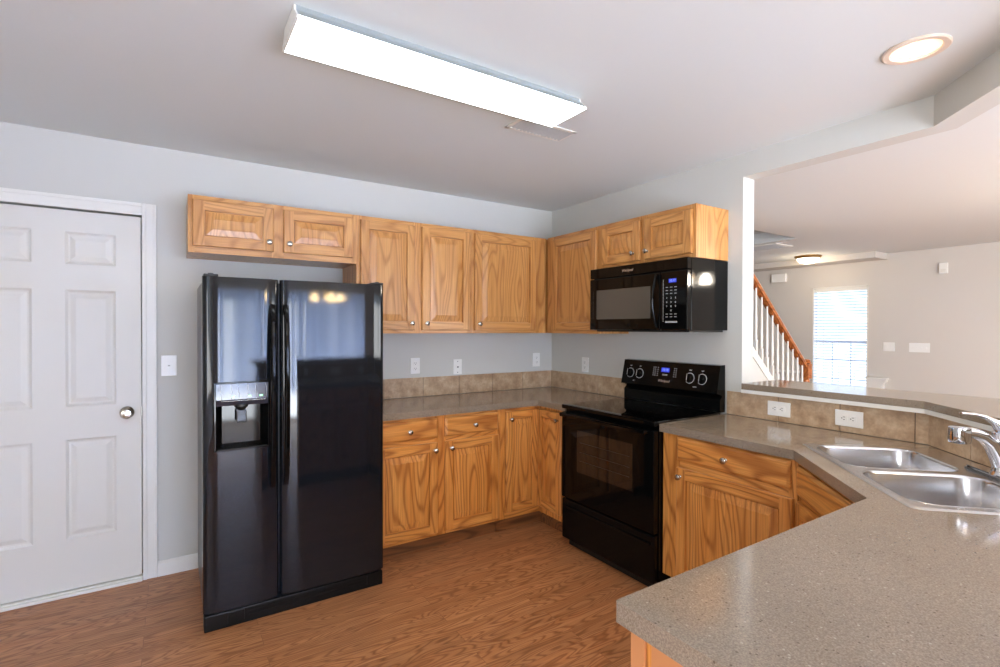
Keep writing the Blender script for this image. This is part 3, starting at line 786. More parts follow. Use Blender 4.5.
# ================================================================== REFRIGERATOR
def fridge():
    x0, x1 = -2.663, -1.796; w = x1 - x0; H = 1.65; yf = -0.773
    t = thing('refrigerator', 'black side-by-side refrigerator with ice and water dispenser', 'refrigerator', (x0, 0, 0))
    b = MB(); b.box(0.006, -0.695, 0.03, w - 0.006, -0.04, H - 0.012, bev=0.006); b.build('cabinet_body', M_fside, t)
    sm = -2.333 - x0; zb = 0.082
    def door(name, a, b_, hole=None):
        # rounded front edges, slightly bowed front
        n = 18; prof = []
        r = 0.022; W = b_ - a; yb = -0.705
        prof.append((a, yb)); 
        for k in range(5):
            an = math.radians(90 * k / 4); prof.append((a + r - r * math.cos(an), yf + 0.008 + r - r * math.sin(an)))
        for k in range(1, n):
            u = k / n; prof.append((a + r + (W - 2 * r) * u, yf + 0.008 - 0.008 * min(1.0, math.sin(math.pi * u) * 2.2) ** 0.6))
        for k in range(5):
            an = math.radians(90 * (4 - k) / 4); prof.append((b_ - r + r * math.cos(an), yf + 0.008 + r - r * math.sin(an)))
        prof.append((b_, yb))
        mb = MB()
        if not hole:
            zs = [zb, zb + 0.004, H - 0.004, H]; 
            N = len(prof)
            for i in range(len(prof) - 1):
                p, q = prof[i], prof[i + 1]
                mb.face([(p[0], p[1], zb), (q[0], q[1], zb), (q[0], q[1], H), (p[0], p[1], H)], 0, 1 <= i < N - 2)
        else:
            hx0, hx1, hz0, hz1 = hole
            # insert exact x breaks for the hole
            def yat(x):
                for p, q in zip(prof[1:], prof[2:-1]):
                    if p[0] <= x <= q[0] and q[0] > p[0]: return p[1] + (q[1] - p[1]) * (x - p[0]) / (q[0] - p[0])
                return yf
            pts = [p for p in prof if not (hx0 - 0.004 < p[0] < hx0 + 0.004 or hx1 - 0.004 < p[0] < hx1 + 0.004) or p in (prof[0], prof[-1])]
            i = next(k for k, p in enumerate(pts) if p[0] > hx0); pts.insert(i, (hx0, yat(hx0)))
            i = next(k for k, p in enumerate(pts) if p[0] > hx1); pts.insert(i, (hx1, yat(hx1)))
            prof2 = pts; N = len(prof2)
            for i in range(N - 1):
                p, q = prof2[i], prof2[i + 1]
                zz = [zb, hz0, hz1, H]
                for a0, a1 in zip(zz, zz[1:]):
                    if a0 == hz0 and p[0] >= hx0 - 1e-6 and q[0] <= hx1 + 1e-6: continue
                    mb.face([(p[0], p[1], a0), (q[0], q[1], a0), (q[0], q[1], a1), (p[0], p[1], a1)], 0, 1 <= i < N - 2)
            prof = prof2
        top = [(p[0], p[1], H) for p in prof]; bot = [(p[0], p[1], zb) for p in prof]
        mb.face(top); mb.face(bot[::-1]); mb.face([bot[0], top[0], top[-1], bot[-1]])
        o = mb.build(name, M_fridge, t, fix=False)
        # weld for smooth normals
        bm = bmesh.new(); bm.from_mesh(o.data); bmesh.ops.remove_doubles(bm, verts=bm.verts, dist=1e-5); bmesh.ops.recalc_face_normals(bm, faces=bm.faces); bm.to_mesh(o.data); bm.free(); sharpen(o.data)
        return o
    hx0, hx1, hz0, hz1 = 0.047, 0.283, 0.833, 1.155
    fz = door('freezer_door', 0.0, sm - 0.004, (hx0, hx1, hz0, hz1))
    fr = door('fridge_door', sm + 0.004, w)
    def handle(x, par, sgn):
        mb = MB(); n = 26; z0, z1 = 0.632, 1.528
        v = []; W = 0.025
        for i in range(n + 1):
            u = i / n; z = z0 + (z1 - z0) * u
            bow = math.sin(math.pi * u) ** 0.45 * 0.050
            yo = yf - 0.004 - bow
            th = 0.016
            yi = min(yo + th + (0.03 if u < 0.04 or u > 0.96 else 0), yf + 0.006) if 0.03 < u < 0.97 else yf + 0.006
            v += [(x - W / 2, yi, z), (x - W / 2 + 0.002, yo + 0.004, z), (x - W * 0.22, yo, z), (x + W * 0.22, yo, z), (x + W / 2 - 0.002, yo + 0.004, z), (x + W / 2, yi, z)]
        f = []
        for i in range(n):
            for k in range(6): f.append((i * 6 + k, i * 6 + (k + 1) % 6, (i + 1) * 6 + (k + 1) % 6, (i + 1) * 6 + k))
        f.append(range(6)); f.append([n * 6 + k for k in range(6)])
        mb.mesh(v, f, 0, True)
        return mb.build('handle', M_blackg, par)
    handle(sm - 0.034, fz, -1); handle(sm + 0.028, fr, 1)
    # dispenser
    d = thing('x', 'x', 'x'); bpy.data.objects.remove(d)
    s = MB()
    dep = -0.712
    zc = 1.043                                       # lower edge of the control panel
    # surround frame
    fw = 0.007
    for a in ((hx0 - 0.002, hz0 - 0.002, hx0 + fw, hz1 + 0.002), (hx1 - fw, hz0 - 0.002, hx1 + 0.002, hz1 + 0.002), (hx0, hz1 - fw, hx1, hz1 + 0.002), (hx0, hz0 - 0.002, hx1, hz0 + fw)):
        s.box(a[0], yf - 0.001, a[1], a[2], yf + 0.02, a[3], bev=0.002)
    # niche: slanted back and splayed side cheeks
    s.box(hx0 + fw, dep, hz0, hx1 - fw, dep + 0.005, zc)
    for xa, xb in ((hx0 + fw, hx0 + 0.035), (hx1 - fw, hx1 - 0.035)):
        s.face([(xa, yf + 0.010, zc), (xa, yf + 0.010, hz0 + fw), (xb, dep, hz0 + 0.015), (xb, dep, zc)])
    s.box(hx0 + fw, yf + 0.01, hz0, hx1 - fw, dep, hz0 + 0.006)
    disp = s.build('dispenser', M_blackg, fz)
    p = MB()
    # control panel, tilted with rounded face
    p.prism([(yf + 0.003, hz1 - fw), (yf + 0.003, zc + 0.03), (yf + 0.014, zc), (dep, zc), (dep, hz1 - fw)], hx0 + fw, hx1 - fw, 'x')
    cp = p.build('control_panel', plain('dispenser_panel', srgb(44, 46, 58), 0.10), disp)
    g = MB()
    for i, cx in enumerate((0.125, 0.195, 0.245)):
        g.box(hx0 - 0.047 + cx - 0.006, yf + 0.0015, 1.083, hx0 - 0.047 + cx + 0.006, yf + 0.004, 1.089)
    g.build('indicator_light', M_green, disp)
    g = MB()
    for i, cx in enumerate((0.075, 0.115, 0.150, 0.185, 0.225, 0.265)):
        pts = [(cx, yf + 0.0025, 1.070), (cx + 0.004, yf + 0.0025, 1.095), (cx + (0.006 if i % 2 else -0.006), yf + 0.0025, 1.115), (cx, yf + 0.0025, 1.143)]
        g.tube(pts, 0.0009, 6)
    g.tube([(0.075, yf + 0.0025, 1.066), (0.265, yf + 0.0025, 1.066)], 0.0009, 6)
    g.build('panel_markings', M_silver, disp)
    q = MB()
    q.lathe([(0.030, 0), (0.030, 0.012), (0.020, 0.022), (0.014, 0.03)], (0.162, -0.742, zc + 0.004), (0, 0, -1), 24); q.build('spout', M_blackm, disp)
    q = MB(); q.prism([(-0.742, zc - 0.018), (-0.750, 0.965), (-0.746, 0.963), (-0.736, zc - 0.018)], 0.142, 0.182, 'x'); q.tube([(0.142, -0.750, zc - 0.03), (0.142, -0.754, 0.962), (0.182, -0.754, 0.962), (0.182, -0.750, zc - 0.03)], 0.0025, 8)
    q.build('paddle', M_fside, disp)
    q = MB(); q.box(hx0 + 0.012, yf - 0.006, hz0 + 0.004, hx1 - 0.012, dep, hz0 + 0.012, bev=0.003)
    q.build('drip_tray', M_blackg, disp)
    # base grille, hinge caps, feet
    q = MB(); q.box(0.003, -0.774, 0.001, w - 0.012, -0.70, 0.076, bev=0.005)
    for i in range(2): q.box(0.19, -0.7755, 0.032 + i * 0.018, w - 0.12, -0.773, 0.036 + i * 0.018)
    q.box(0.10, -0.779, 0.02, 0.17, -0.76, 0.073, bev=0.003); q.box(w - 0.10, -0.779, 0.02, w - 0.05, -0.76, 0.075, bev=0.003)
    q.build('base_grille', plain('grille_plastic', srgb(14, 14, 15), 0.35, spec=0.2), t)
    for cx in (0.035, w - 0.035):
        q = MB(); q.box(cx - 0.03, -0.765, H + 0.0005, cx + 0.03, -0.66, H + 0.012, bev=0.004); q.lathe([(0.012, 0), (0.012, 0.008)], (cx, -0.745, H + 0.008), (0, 0, 1), 16); q.build('hinge_cap', M_blackm, t)
    for cx in (0.05, w - 0.05):
        q = MB(); q.lathe([(0.022, 0), (0.022, 0.014), (0.010, 0.016), (0.010, 0.034)], (cx, -0.66, 0), (0, 0, 1), 16); q.build('foot', M_blackm, t)
        q = MB(); q.lathe([(0.022, 0), (0.022, 0.014), (0.010, 0.016), (0.010, 0.034)], (cx, -0.12, 0), (0, 0, 1), 16); q.build('foot', M_blackm, t)
fridge()

# ================================================================== RANGE  (local: x right, front -y; world rot -90)
def stove():
    t = thing('kitchen_range', 'black freestanding electric range with glass cooktop and oven door', 'range', (0, -0.901, 0), HR)
    W = 0.762; g = 0.002
    b = MB(); b.box(g, -0.60, 0.051, W - g, -0.03, 0.895); b.build('range_body', M_black, t)
    # cooktop
    c = MB(); c.box(0, -0.618, 0.896, W, -0.060, 0.918, bev=0.006); ck = c.build('cooktop', M_glassb, t)
    c = MB(); c.box(-0.0005, -0.640, 0.893, W + 0.0005, -0.616, 0.9185, bev=0.006); c.build('cooktop_trim', M_blackg, t)
    for cx, cy, r in ((0.19, -0.46, 0.095), (0.57, -0.46, 0.115), (0.19, -0.21, 0.075), (0.57, -0.21, 0.075)):
        q = MB()
        n = 40
        for rr in (r, r * 0.62):
            v = []; f = []
            for k in range(n):
                a = 2 * math.pi * k / n
                v += [(cx + (rr - 0.0012) * math.cos(a), cy + (rr - 0.0012) * math.sin(a), 0.9184), (cx + rr * math.cos(a), cy + rr * math.sin(a), 0.9184)]
            for k in range(n): k2 = (k + 1) % n; f.append((2 * k, 2 * k + 1, 2 * k2 + 1, 2 * k2))
            q.mesh(v, f)
        q.build('burner_ring', plain('burner_mark', srgb(46, 46, 48), 0.2), ck, fix=False)
    # oven door
    d = MB()
    d.box(0.004, -0.640, 0.318, W - 0.004, -0.602, 0.872, bev=0.006)
    dr = d.build('oven_door', plain('oven_door_glass', srgb(9, 10, 11), 0.05, spec=0.16), t)
    q = MB(); q.box(0.155, -0.6425, 0.510, 0.612, -0.6395, 0.775, bev=0.001)
    wdo = q.build('oven_window', plain('oven_window_glass', srgb(30, 25, 22), 0.05, spec=0.55), dr)
    q = MB()
    for z in (0.585, 0.64, 0.70): q.tube([(0.18, -0.6428, z), (0.59, -0.6428, z)], 0.0009, 6)
    q.build('rack_line', plain('oven_rack_line', srgb(58, 50, 44), 0.4), wdo)
    h = MB()
    h.box(0.03, -0.686, 0.848, W - 0.03, -0.664, 0.874, bev=0.008)
    h.box(0.03, -0.68, 0.852, 0.065, -0.638, 0.870, bev=0.004); h.box(W - 0.065, -0.68, 0.852, W - 0.03, -0.638, 0.870, bev=0.004)
    h.build('oven_handle', M_blackg, dr)
    # storage drawer
    d = MB(); d.box(0.004, -0.636, 0.050, W - 0.004, -0.602, 0.308, bev=0.008)
    d.box(0.03, -0.644, 0.252, W - 0.03, -0.632, 0.268, bev=0.005)
    d.build('storage_drawer', M_black, t)
    d = MB(); d.box(0.03, -0.595, 0.0, W - 0.03, -0.57, 0.050); d.build('kick_plate', M_blackm, t)
    for cx in (0.03, W - 0.03):
        f = MB(); f.lathe([(0.02, 0), (0.02, 0.02), (0.01, 0.022), (0.01, 0.05)], (cx, -0.55, 0), (0, 0, 1), 14); f.build('foot', M_blackm, t)
    # back guard
    k = MB()
    k.prism([(-0.062, 0.918), (-0.062, 0.99), (-0.040, 1.010), (-0.058, 1.022), (-0.094, 1.030), (-0.058, 1.195), (-0.012, 1.198), (-0.012, 0.918)], 0.004, W - 0.004, 'x')
    bg_ = k.build('control_panel', M_black, t, bevel=0.003)
    # panel face runs from (-0.094,1.030) to (-0.058,1.195)
    nrm = Vector((0, -(1.195 - 1.030), (-0.058 + 0.094))).normalized(); nrm = Vector((0, -0.977, 0.213))
    def onp(x, z, o=0.0):
        u = (z - 1.030) / 0.165; return Vector((x, -0.094 + 0.036 * u, z)) + nrm * o
    tilt = math.atan2(0.036, 0.165)
    for i, kx in enumerate((0.075, 0.158, 0.560, 0.647)):
        r = MB(); r.lathe([(0.0335, 0), (0.0335, 0.0008), (0.031, 0.0008), (0.031, 0)], onp(kx, 1.107), nrm, 32)
        n = 32
        rg = r.build('dial_ring', M_print, bg_)
        r = MB(); r.lathe([(0.030, 0.0009), (0.027, 0.0015), (0.0255, 0.018), (0.023, 0.021), (0, 0.0215)], onp(kx, 1.107), nrm, 28)
        kn = r.build('dial_knob', M_blackg, bg_)
        r = MB(); c0 = onp(kx, 1.107)
        e = Vector((0, 0.213, 0.977))
        p = [c0 + nrm * 0.021 + e * 0.024 + Vector((sx * 0.0055, 0, 0)) for sx in (-1, 1)]
        p2 = [c0 + nrm * 0.021 - e * 0.024 + Vector((sx * 0.0055, 0, 0)) for sx in (1, -1)]
        top = p + p2; hi = [q_ + nrm * 0.010 for q_ in top]
        r.mesh(top + hi, [(0, 1, 2, 3), (4, 5, 6, 7), (0, 1, 5, 4), (1, 2, 6, 5), (2, 3, 7, 6), (3, 0, 4, 7)]); r.build('grip', M_blackg, kn)
        r = MB(); a = c0 + nrm * 0.0312 ; r.tube([a - e * 0.020, a + e * 0.023], 0.0013, 6); r.build('pointer', M_print, kn)
    rotp = (math.pi / 2 - tilt, 0, 0)
    text_obj('OFF', 0.010, M_print, bg_, onp(0.075, 1.155, 0.0006), rotp, 'dial_mark')
    text_obj('OFF', 0.010, M_print, bg_, onp(0.158, 1.155, 0.0006), rotp, 'dial_mark')
    text_obj('OFF', 0.010, M_print, bg_, onp(0.560, 1.155, 0.0006), rotp, 'dial_mark')
    text_obj('OFF', 0.010, M_print, bg_, onp(0.647, 1.155, 0.0006), rotp, 'dial_mark')
    text_obj('LEFT', 0.009, M_print, bg_, onp(0.117, 1.056, 0.0006), rotp, 'panel_lettering')
    text_obj('RIGHT', 0.009, M_print, bg_, onp(0.604, 1.056, 0.0006), rotp, 'panel_lettering')
    r = MB(); A = [onp(0.338, 1.130, 0.0006), onp(0.402, 1.130, 0.0006), onp(0.402, 1.158, 0.0006), onp(0.338, 1.158, 0.0006)]
    B = [q_ + nrm * 0.001 for q_ in A]; r.mesh(A + B, [(0, 1, 2, 3), (4, 5, 6, 7), (0, 1, 5, 4), (1, 2, 6, 5), (2, 3, 7, 6), (3, 0, 4, 7)])
    dsp = r.build('clock_display', M_blue, bg_)
    text_obj('10:18', 0.022, M_bluetxt, dsp, onp(0.370, 1.144, 0.0018), rotp, 'digits')
    text_obj('CLOCK', 0.012, M_print, bg_, onp(0.370, 1.112, 0.0006), rotp, 'panel_lettering', bold=0.0004)
    text_obj('Whirlpool', 0.022, M_silver, bg_, onp(0.368, 1.072, 0.0008), rotp, 'brand_lettering', shear=0.2, bold=0.0006)
    r = MB()
    for x in (0.275, 0.29, 0.44, 0.455, 0.31):
        for z in (1.105, 1.118, 1.131, 1.144, 1.157):
            a = onp(x, z, 0.0005); r.box(a.x - 0.004, a.y - 0.0006, a.z - 0.0014, a.x + 0.004, a.y, a.z + 0.0014)
    r.build('touch_pad', M_print, bg_)
stove()

# ================================================================== MICROWAVE
def microwave():
    t = thing('microwave', 'black over-the-range microwave with keypad, under the short cabinet', 'microwave', (0, -0.890, 1.400), HR)
    W, H, D = 0.777, 0.414, 0.345; yf = -0.383
    b = MB(); b.box(0, -D, 0.004, W, -0.003, H, bev=0.003); b.build('microwave_body', M_blackg, t)
    # underside plate
    b = MB(); b.box(0.02, -D + 0.01, -0.006, W - 0.02, -0.02, 0.004); b.build('underside_panel', M_blackm, t)
    # vent strip on top
    b = MB(); b.box(0, yf + 0.002, H - 0.065, W, -D, H, bev=0.005)
    v = b.build('vent_grille', M_blackg, t)
    text_obj('Whirlpool', 0.022, M_silver, v, (0.335, yf + 0.0015, H - 0.034), (math.pi / 2, 0, 0), 'brand_lettering', shear=0.2, bold=0.0006)
    # door
    b = MB(); b.box(0.001, yf, 0.006, 0.592, -D, H - 0.069, bev=0.006); d = b.build('microwave_door', M_blackg, t)
    b = MB(); b.box(0.065, yf - 0.0015, 0.075, 0.520, yf + 0.003, 0.268, bev=0.001); b.build('door_window', M_mwglass, d)
    b = MB(); hx = 0.568
    pts = []
    for i in range(17):
        u = i / 16; pts.append((hx, yf - 0.006 - 0.034 * math.sin(math.pi * u), 0.022 + 0.310 * u))
    b.tube(pts, 0.010, 12, flat=[0.8] * 17); b.build('door_handle', M_blackg, d)
    b = MB()
    for i in range(22): b.box(0.030, yf - 0.0006, 0.08 + i * 0.0085, 0.034, yf, 0.083 + i * 0.0085)
    b.build('vent_slots', M_print if False else M_fside, d)
    # keypad panel
    b = MB(); b.box(0.596, yf, 0.006, W - 0.001, -D, H - 0.069, bev=0.006); kp = b.build('keypad_panel', M_blackg, t)
    b = MB(); b.box(0.653, yf - 0.001, 0.278, 0.705, yf + 0.001, 0.300); ds = b.build('clock_display', M_blue, kp)
    text_obj('10:17', 0.019, M_bluetxt, ds, (0.679, yf - 0.0013, 0.289), (math.pi / 2, 0, 0), 'digits')
    rows = ['1 2 3', '4 5 6', '7 8 9', '* 0 #']
    b = MB()
    for r in range(3):
        for c in range(3): x = 0.640 + c * 0.030; z = 0.252 - r * 0.018; b.box(x - 0.008, yf - 0.0006, z - 0.002, x + 0.008, yf, z + 0.002)
    for r in range(2):
        for c in range(3): x = 0.640 + c * 0.030; z = 0.098 - r * 0.016; b.box(x - 0.008, yf - 0.0006, z - 0.002, x + 0.008, yf, z + 0.002)
    b.box(0.630, yf - 0.0006, 0.048, 0.712, yf, 0.058)
    for i in range(30): b.box(0.612, yf - 0.0006, 0.055 + i * 0.0082, 0.617, yf, 0.060 + i * 0.0082)
    b.build('keypad_marks', plain('keypad_print', srgb(165, 165, 165), 0.5), kp)
    n = 1
    for r in range(3):
        for c in range(3):
            text_obj(str(n), 0.015, M_print, kp, (0.640 + c * 0.030, yf - 0.0008, 0.190 - r * 0.024), (math.pi / 2, 0, 0), 'key_number'); n += 1
    text_obj('0', 0.015, M_print, kp, (0.670, yf - 0.0008, 0.118), (math.pi / 2, 0, 0), 'key_number')
microwave()

# ================================================================== SINK AND FAUCET
def sink():
    t = thing('kitchen_sink', 'stainless steel double bowl sink set at an angle into the corner worktop', 'sink', (P0.x, P0.y, CT), math.radians(-135))
    # local frame: x along the front edge, y back towards the corner: matches S(s,t) with y=t
    rim = rrect(0, 0, SL, SW, 0.03, 5)
    bowls = [rrect(0.040, 0.026, 0.403, 0.405, 0.075, 8), rrect(0.437, 0.026, 0.805, 0.405, 0.075, 8)]
    m = MB()
    zt = 0.0045
    rimi = rrect(0.010, 0.010, SL - 0.010, SW - 0.010, 0.025, 5)
    # outer lip
    n = len(rim)
    for A, za, B, zb_ in ((rim, 0.0005, rimi, zt),):
        m.mesh([(p[0], p[1], za) for p in A] + [(p[0], p[1], zb_) for p in B], [(i, (i + 1) % n, n + (i + 1) % n, n + i) for i in range(n)], 0, True)
    set_prof([rimi] + bowls, zt, m)
    o = m.build('sink_rim', M_steel, t)
    for i, bl in enumerate(bowls):
        m = MB()
        cx = sum(p[0] for p in bl) / len(bl); cy = sum(p[1] for p in bl) / len(bl)
        x0, x1 = min(p[0] for p in bl), max(p[0] for p in bl); y0, y1 = min(p[1] for p in bl), max(p[1] for p in bl)
        levels = [(0, zt, 0.075), (0.003, zt - 0.002, 0.074), (0.006, zt - 0.010, 0.072), (0.012, -0.10, 0.068), (0.018, -0.150, 0.064), (0.028, -0.168, 0.058), (0.045, -0.176, 0.045)]
        loops = []
        for ins, z, r in levels:
            loops.append([(p[0], p[1], z) for p in rrect(x0 + ins, y0 + ins, x1 - ins, y1 - ins, r, 8)])
        k = len(loops[0])
        v = [p for l in loops for p in l]; f = []
        for a in range(len(loops) - 1):
            for j in range(k): f.append((a * k + j, a * k + (j + 1) % k, (a + 1) * k + (j + 1) % k, (a + 1) * k + j))
        f.append([(len(loops) - 1) * k + j for j in range(k)])
        m.mesh(v, f, 0, True)
        b = m.build('bowl', M_steel, t, fix=False)
        sol = b.modifiers.new('thick', 'SOLIDIFY'); sol.thickness = 0.0012; sol.offset = 1
        q = MB(); q.lathe([(0.045, 0), (0.045, 0.002), (0.038, 0.003), (0.034, 0.0005), (0.0, 0.0005)], (cx, cy + 0.02, -0.1762), (0, 0, 1), 28); q.build('drain', M_chrome, b)
    return t
sink()
def faucet():
    # local x along the sink length (camera wards), y to the wall
    s0, t0 = 0.450, 0.462
    p = S(s0, t0)
    t = thing('kitchen_faucet', 'chrome single-lever kitchen faucet with pull-out head behind the sink', 'faucet', (p[0], p[1], CT + 0.0050), math.radians(-135))
    d = MB(); d.prism(rrect(-0.150, -0.029, 0.150, 0.029, 0.028, 6), 0, 0.006); d.prism(rrect(-0.145, -0.024, 0.145, 0.024, 0.023, 6), 0.006, 0.012); d.build('deck_plate', M_chrome, t, bevel=0.002)
    b = MB(); b.lathe([(0.030, 0.010), (0.027, 0.018), (0.0235, 0.030), (0.0235, 0.105), (0.026, 0.115), (0.0275, 0.135), (0.024, 0.152), (0.012, 0.162), (0, 0.164)], (0, 0, 0), (0, 0, 1), 28)
    b.build('faucet_body', M_chrome, t)
    # spout rises out of the body towards the bowls, swung towards the left bowl
    dirv = Vector((0.22, -0.97, 0)).normalized()
    def P(r, z): return dirv * r + Vector((0, 0, z))
    sp = MB()
    pts = [P(0.0, 0.035), P(0.016, 0.080), P(0.036, 0.115), P(0.064, 0.140), P(0.095, 0.152), P(0.125, 0.155)]
    sp.tube(pts, 0.016, 18, radii=[0.022, 0.023, 0.022, 0.020, 0.018, 0.018]); sp.build('spout', M_chrome, t)
    hd = MB(); c = P(0.142, 0.174)
    hd.lathe([(0.024, 0), (0.030, 0.004), (0.031, 0.012), (0.031, 0.046), (0.029, 0.054), (0.024, 0.056), (0, 0.056)], c, (0, 0, -1), 28)
    hd.build('spray_head', M_chrome, t)
    lv = MB()
    ld = Vector((0.10, -0.99, 0)).normalized()
    def Q(r, z): return ld * r + Vector((0, 0, z))
    pts = [Q(-0.01, 0.145), Q(0.0, 0.165), Q(0.02, 0.187), Q(0.05, 0.204), Q(0.085, 0.213), Q(0.125, 0.216)]
    lv.tube(pts, 0.01, 14, radii=[0.018, 0.019, 0.015, 0.012, 0.010, 0.008], flat=[1, 1, 0.8, 0.65, 0.6, 0.6]); lv.build('lever', M_chrome, t)
faucet()

# ================================================================== CEILING FIXTURES
t = thing('fluorescent_light', 'long white fluorescent ceiling fixture over the kitchen floor', 'ceiling light', (-1.858, -1.70, CEIL))
m = MB(); xx = 0.598; zb = -0.062
TR = [(-0.062, -0.0005), (-0.066, -0.018), (-0.104, zb + 0.008), (-0.100, zb), (0.130, zb), (0.134, zb + 0.010), (0.100, -0.018), (0.096, -0.0005)]
m.prism(TR[:3] + TR[5:], -xx + 0.006, xx - 0.006, 'x')
m.build('housing', emis('fixture_side_lens', (0.80, 0.95, 1.0, 1), 0.10, (0.22, 0.24, 0.25, 1)), t)
m = MB(); m.prism([TR[2], TR[3], TR[4], TR[5]], -xx + 0.006, xx - 0.006, 'x'); m.build('diffuser', M_tube, t)
for sgn in (-1, 1):
    m = MB(); m.prism([(p[0] * 1.02, p[1] - 0.001) for p in TR], sgn * xx, sgn * (xx - 0.006), 'x'); m.build('end_cap', M_white, t)

t = thing('ceiling_vent', 'white ceiling air register beside the fluorescent fixture', 'vent', (-1.195, -1.395, CEIL))
m = MB(); w, d = 0.175, 0.075
m.box(-w, -d, -0.006, w, -d + 0.02, -0.0005, bev=0.002); m.box(-w, d - 0.02, -0.006, w, d, -0.0005, bev=0.002); m.box(-w, -d, -0.006, -w + 0.02, d, -0.0005, bev=0.002); m.box(w - 0.02, -d, -0.006, w, d, -0.0005, bev=0.002)
m.build('frame', M_white, t)
m = MB()
for i in range(14):
    x = -w + 0.03 + i * 0.0225; m.prism([(x, -0.001), (x + 0.010, -0.009), (x + 0.0115, -0.009), (x + 0.0015, -0.001)], -d + 0.018, d - 0.018, 'y')
m.build('louvres', plain('vent_louvre', srgb(200, 202, 204), 0.5), t)

def recessed(x, y, label, power):
    t = thing('recessed_light', label, 'ceiling light', (x, y, CEIL))
    m = MB(); n = 40
    prof = [(0.100, 0.0), (0.101, 0.004), (0.096, 0.0075), (0.078, 0.006), (0.074, 0.001), (0.0735, 0.0)]
    v = []; f = []
    for r, h in prof:
        for k in range(n): a = 2 * math.pi * k / n; v.append((r * math.cos(a), r * math.sin(a), -h - 0.0003))
    for i in range(len(prof) - 1):
        for k in range(n): k2 = (k + 1) % n; f.append((i * n + k, i * n + k2, (i + 1) * n + k2, (i + 1) * n + k))
    m.mesh(v, f, 0, True); m.build('trim_ring', plain('lamp_trim_ring', srgb(224, 206, 190), 0.4), t)
    m = MB(); m.lathe([(0.074, 0.0006), (0.074, 0.0012), (0.0, 0.0012)], (0, 0, 0), (0, 0, -1), n); m.build('baffle', emis('warm_baffle', (1.0, 0.72, 0.42, 1), 0.6), t)
    m = MB(); m.lathe([(0.052, 0.0012), (0.049, 0.004), (0.032, 0.0085), (0.0, 0.011)], (0.0, 0.0, 0), (0, 0, -1), n); m.build('bulb', M_warm, t)
    l = bpy.data.lights.new('recessed_lamp', 'SPOT'); l.energy = power; l.color = (1.0, 0.80, 0.56); l.spot_size = math.radians(140); l.spot_blend = 0.8; l.shadow_soft_size = 0.05
    o = bpy.data.objects.new('recessed_lamp', l); COL.objects.link(o); o.parent = t; o.location = (0, 0, -0.03)
recessed(-0.51, -2.728, 'glowing recessed ceiling light above the sink', 22)

t = thing('dome_light', 'small flush glass dome light on the living room ceiling near the stairs', 'ceiling light', (4.62, 0.11, CEIL))
m = MB(); m.lathe([(0.165, 0.0), (0.165, 0.012), (0.150, 0.030), (0.145, 0.034), (0, 0.034)], (0, 0, -0.0005), (0, 0, -1), 36); m.build('metal_pan', M_brass, t)
m = MB(); m.lathe([(0.138, 0.032), (0.132, 0.060), (0.105, 0.086), (0.06, 0.103), (0.0, 0.108)], (0, 0, 0), (0, 0, -1), 36); m.build('glass_dome', M_dome, t)
l = bpy.data.lights.new('dome_lamp', 'POINT'); l.energy = 5; l.color = (1.0, 0.80, 0.55); l.shadow_soft_size = 0.1
o = bpy.data.objects.new('dome_lamp', l); COL.objects.link(o); o.parent = t; o.location = (0, 0, -0.2)

# chandeliers outside the view: they show in the refrigerator and in the microwave side
def chandelier(x, y, drop, label, glow):
    t = thing('chandelier', label, 'ceiling light', (x, y, 0), 0, 'brass chandeliers')
    z0 = CEIL - drop
    m = MB(); m.lathe([(0.06, 0), (0.06, 0.02), (0.01, 0.03), (0.008, drop - 0.06), (0.03, drop - 0.02), (0.035, drop + 0.04), (0.01, drop + 0.08)], (0, 0, CEIL - 0.0005), (0, 0, -1), 20); m.build('stem', M_brass, t)
    for k in range(5):
        a = 2 * math.pi * k / 5 + 0.3
        dv = Vector((math.cos(a), math.sin(a), 0))
        m = MB(); m.tube([dv * 0.02 + Vector((0, 0, z0 - 0.03)), dv * 0.10 + Vector((0, 0, z0 - 0.08)), dv * 0.17 + Vector((0, 0, z0 - 0.06)), dv * 0.19 + Vector((0, 0, z0 - 0.02))], 0.007, 8); m.build('arm', M_brass, t)
        m = MB(); m.lathe([(0.02, 0.0), (0.035, 0.02), (0.05, 0.06), (0.06, 0.10), (0, 0.10)], dv * 0.19 + Vector((0, 0, z0 - 0.01)), (0, 0, -1), 16); m.build('lamp_shade', glow, t)
chandelier(-0.95, -5.4, 0.52, 'small brass chandelier with glowing shades by the patio door', emis('glowing_shade', (1.0, 0.72, 0.36, 1), 45.0))
chandelier(2.45, -3.72, 0.36, 'small brass chandelier with glowing shades in the living room', emis('bright_shade', (1.0, 0.90, 0.74, 1), 110.0))

# ================================================================== LIVING ROOM
# window_1 in the far wall
w = MB(); fx = XF + 0.02
w.box(XF - 0.003, WY0, WZ0, XF + 0.11, WY0 + 0.018, WZ1); w.box(XF - 0.003, WY1 - 0.018, WZ0, XF + 0.11, WY1, WZ1); w.box(XF - 0.003, WY0, WZ1 - 0.018, XF + 0.11, WY1, WZ1); w.box(XF - 0.003, WY0, WZ0, XF + 0.11, WY1, WZ0 + 0.02)
w.box(fx + 0.045, WY0, 1.215, fx + 0.075, WY1, 1.255)
for q in (-1, 1): 
    yc = (WY0 + WY1) / 2 + q * 0.12
    w.box(fx + 0.055, yc - 0.006, WZ0, fx + 0.065, yc + 0.006, 1.22)
for z in (0.70, 0.98): w.box(fx + 0.055, WY0, z - 0.006, fx + 0.065, WY1, z + 0.006)
win = struct(w.build('window_1', M_white))
g = MB(); g.box(fx + 0.058, WY0 + 0.018, WZ0 + 0.02, fx + 0.062, WY1 - 0.018, WZ1 - 0.018); g.build('pane', M_glass, win)
t = thing('window_blind', 'white horizontal slat blind hanging in the bright far window', 'blind', (XF + 0.02, (WY0 + WY1) / 2, 0))
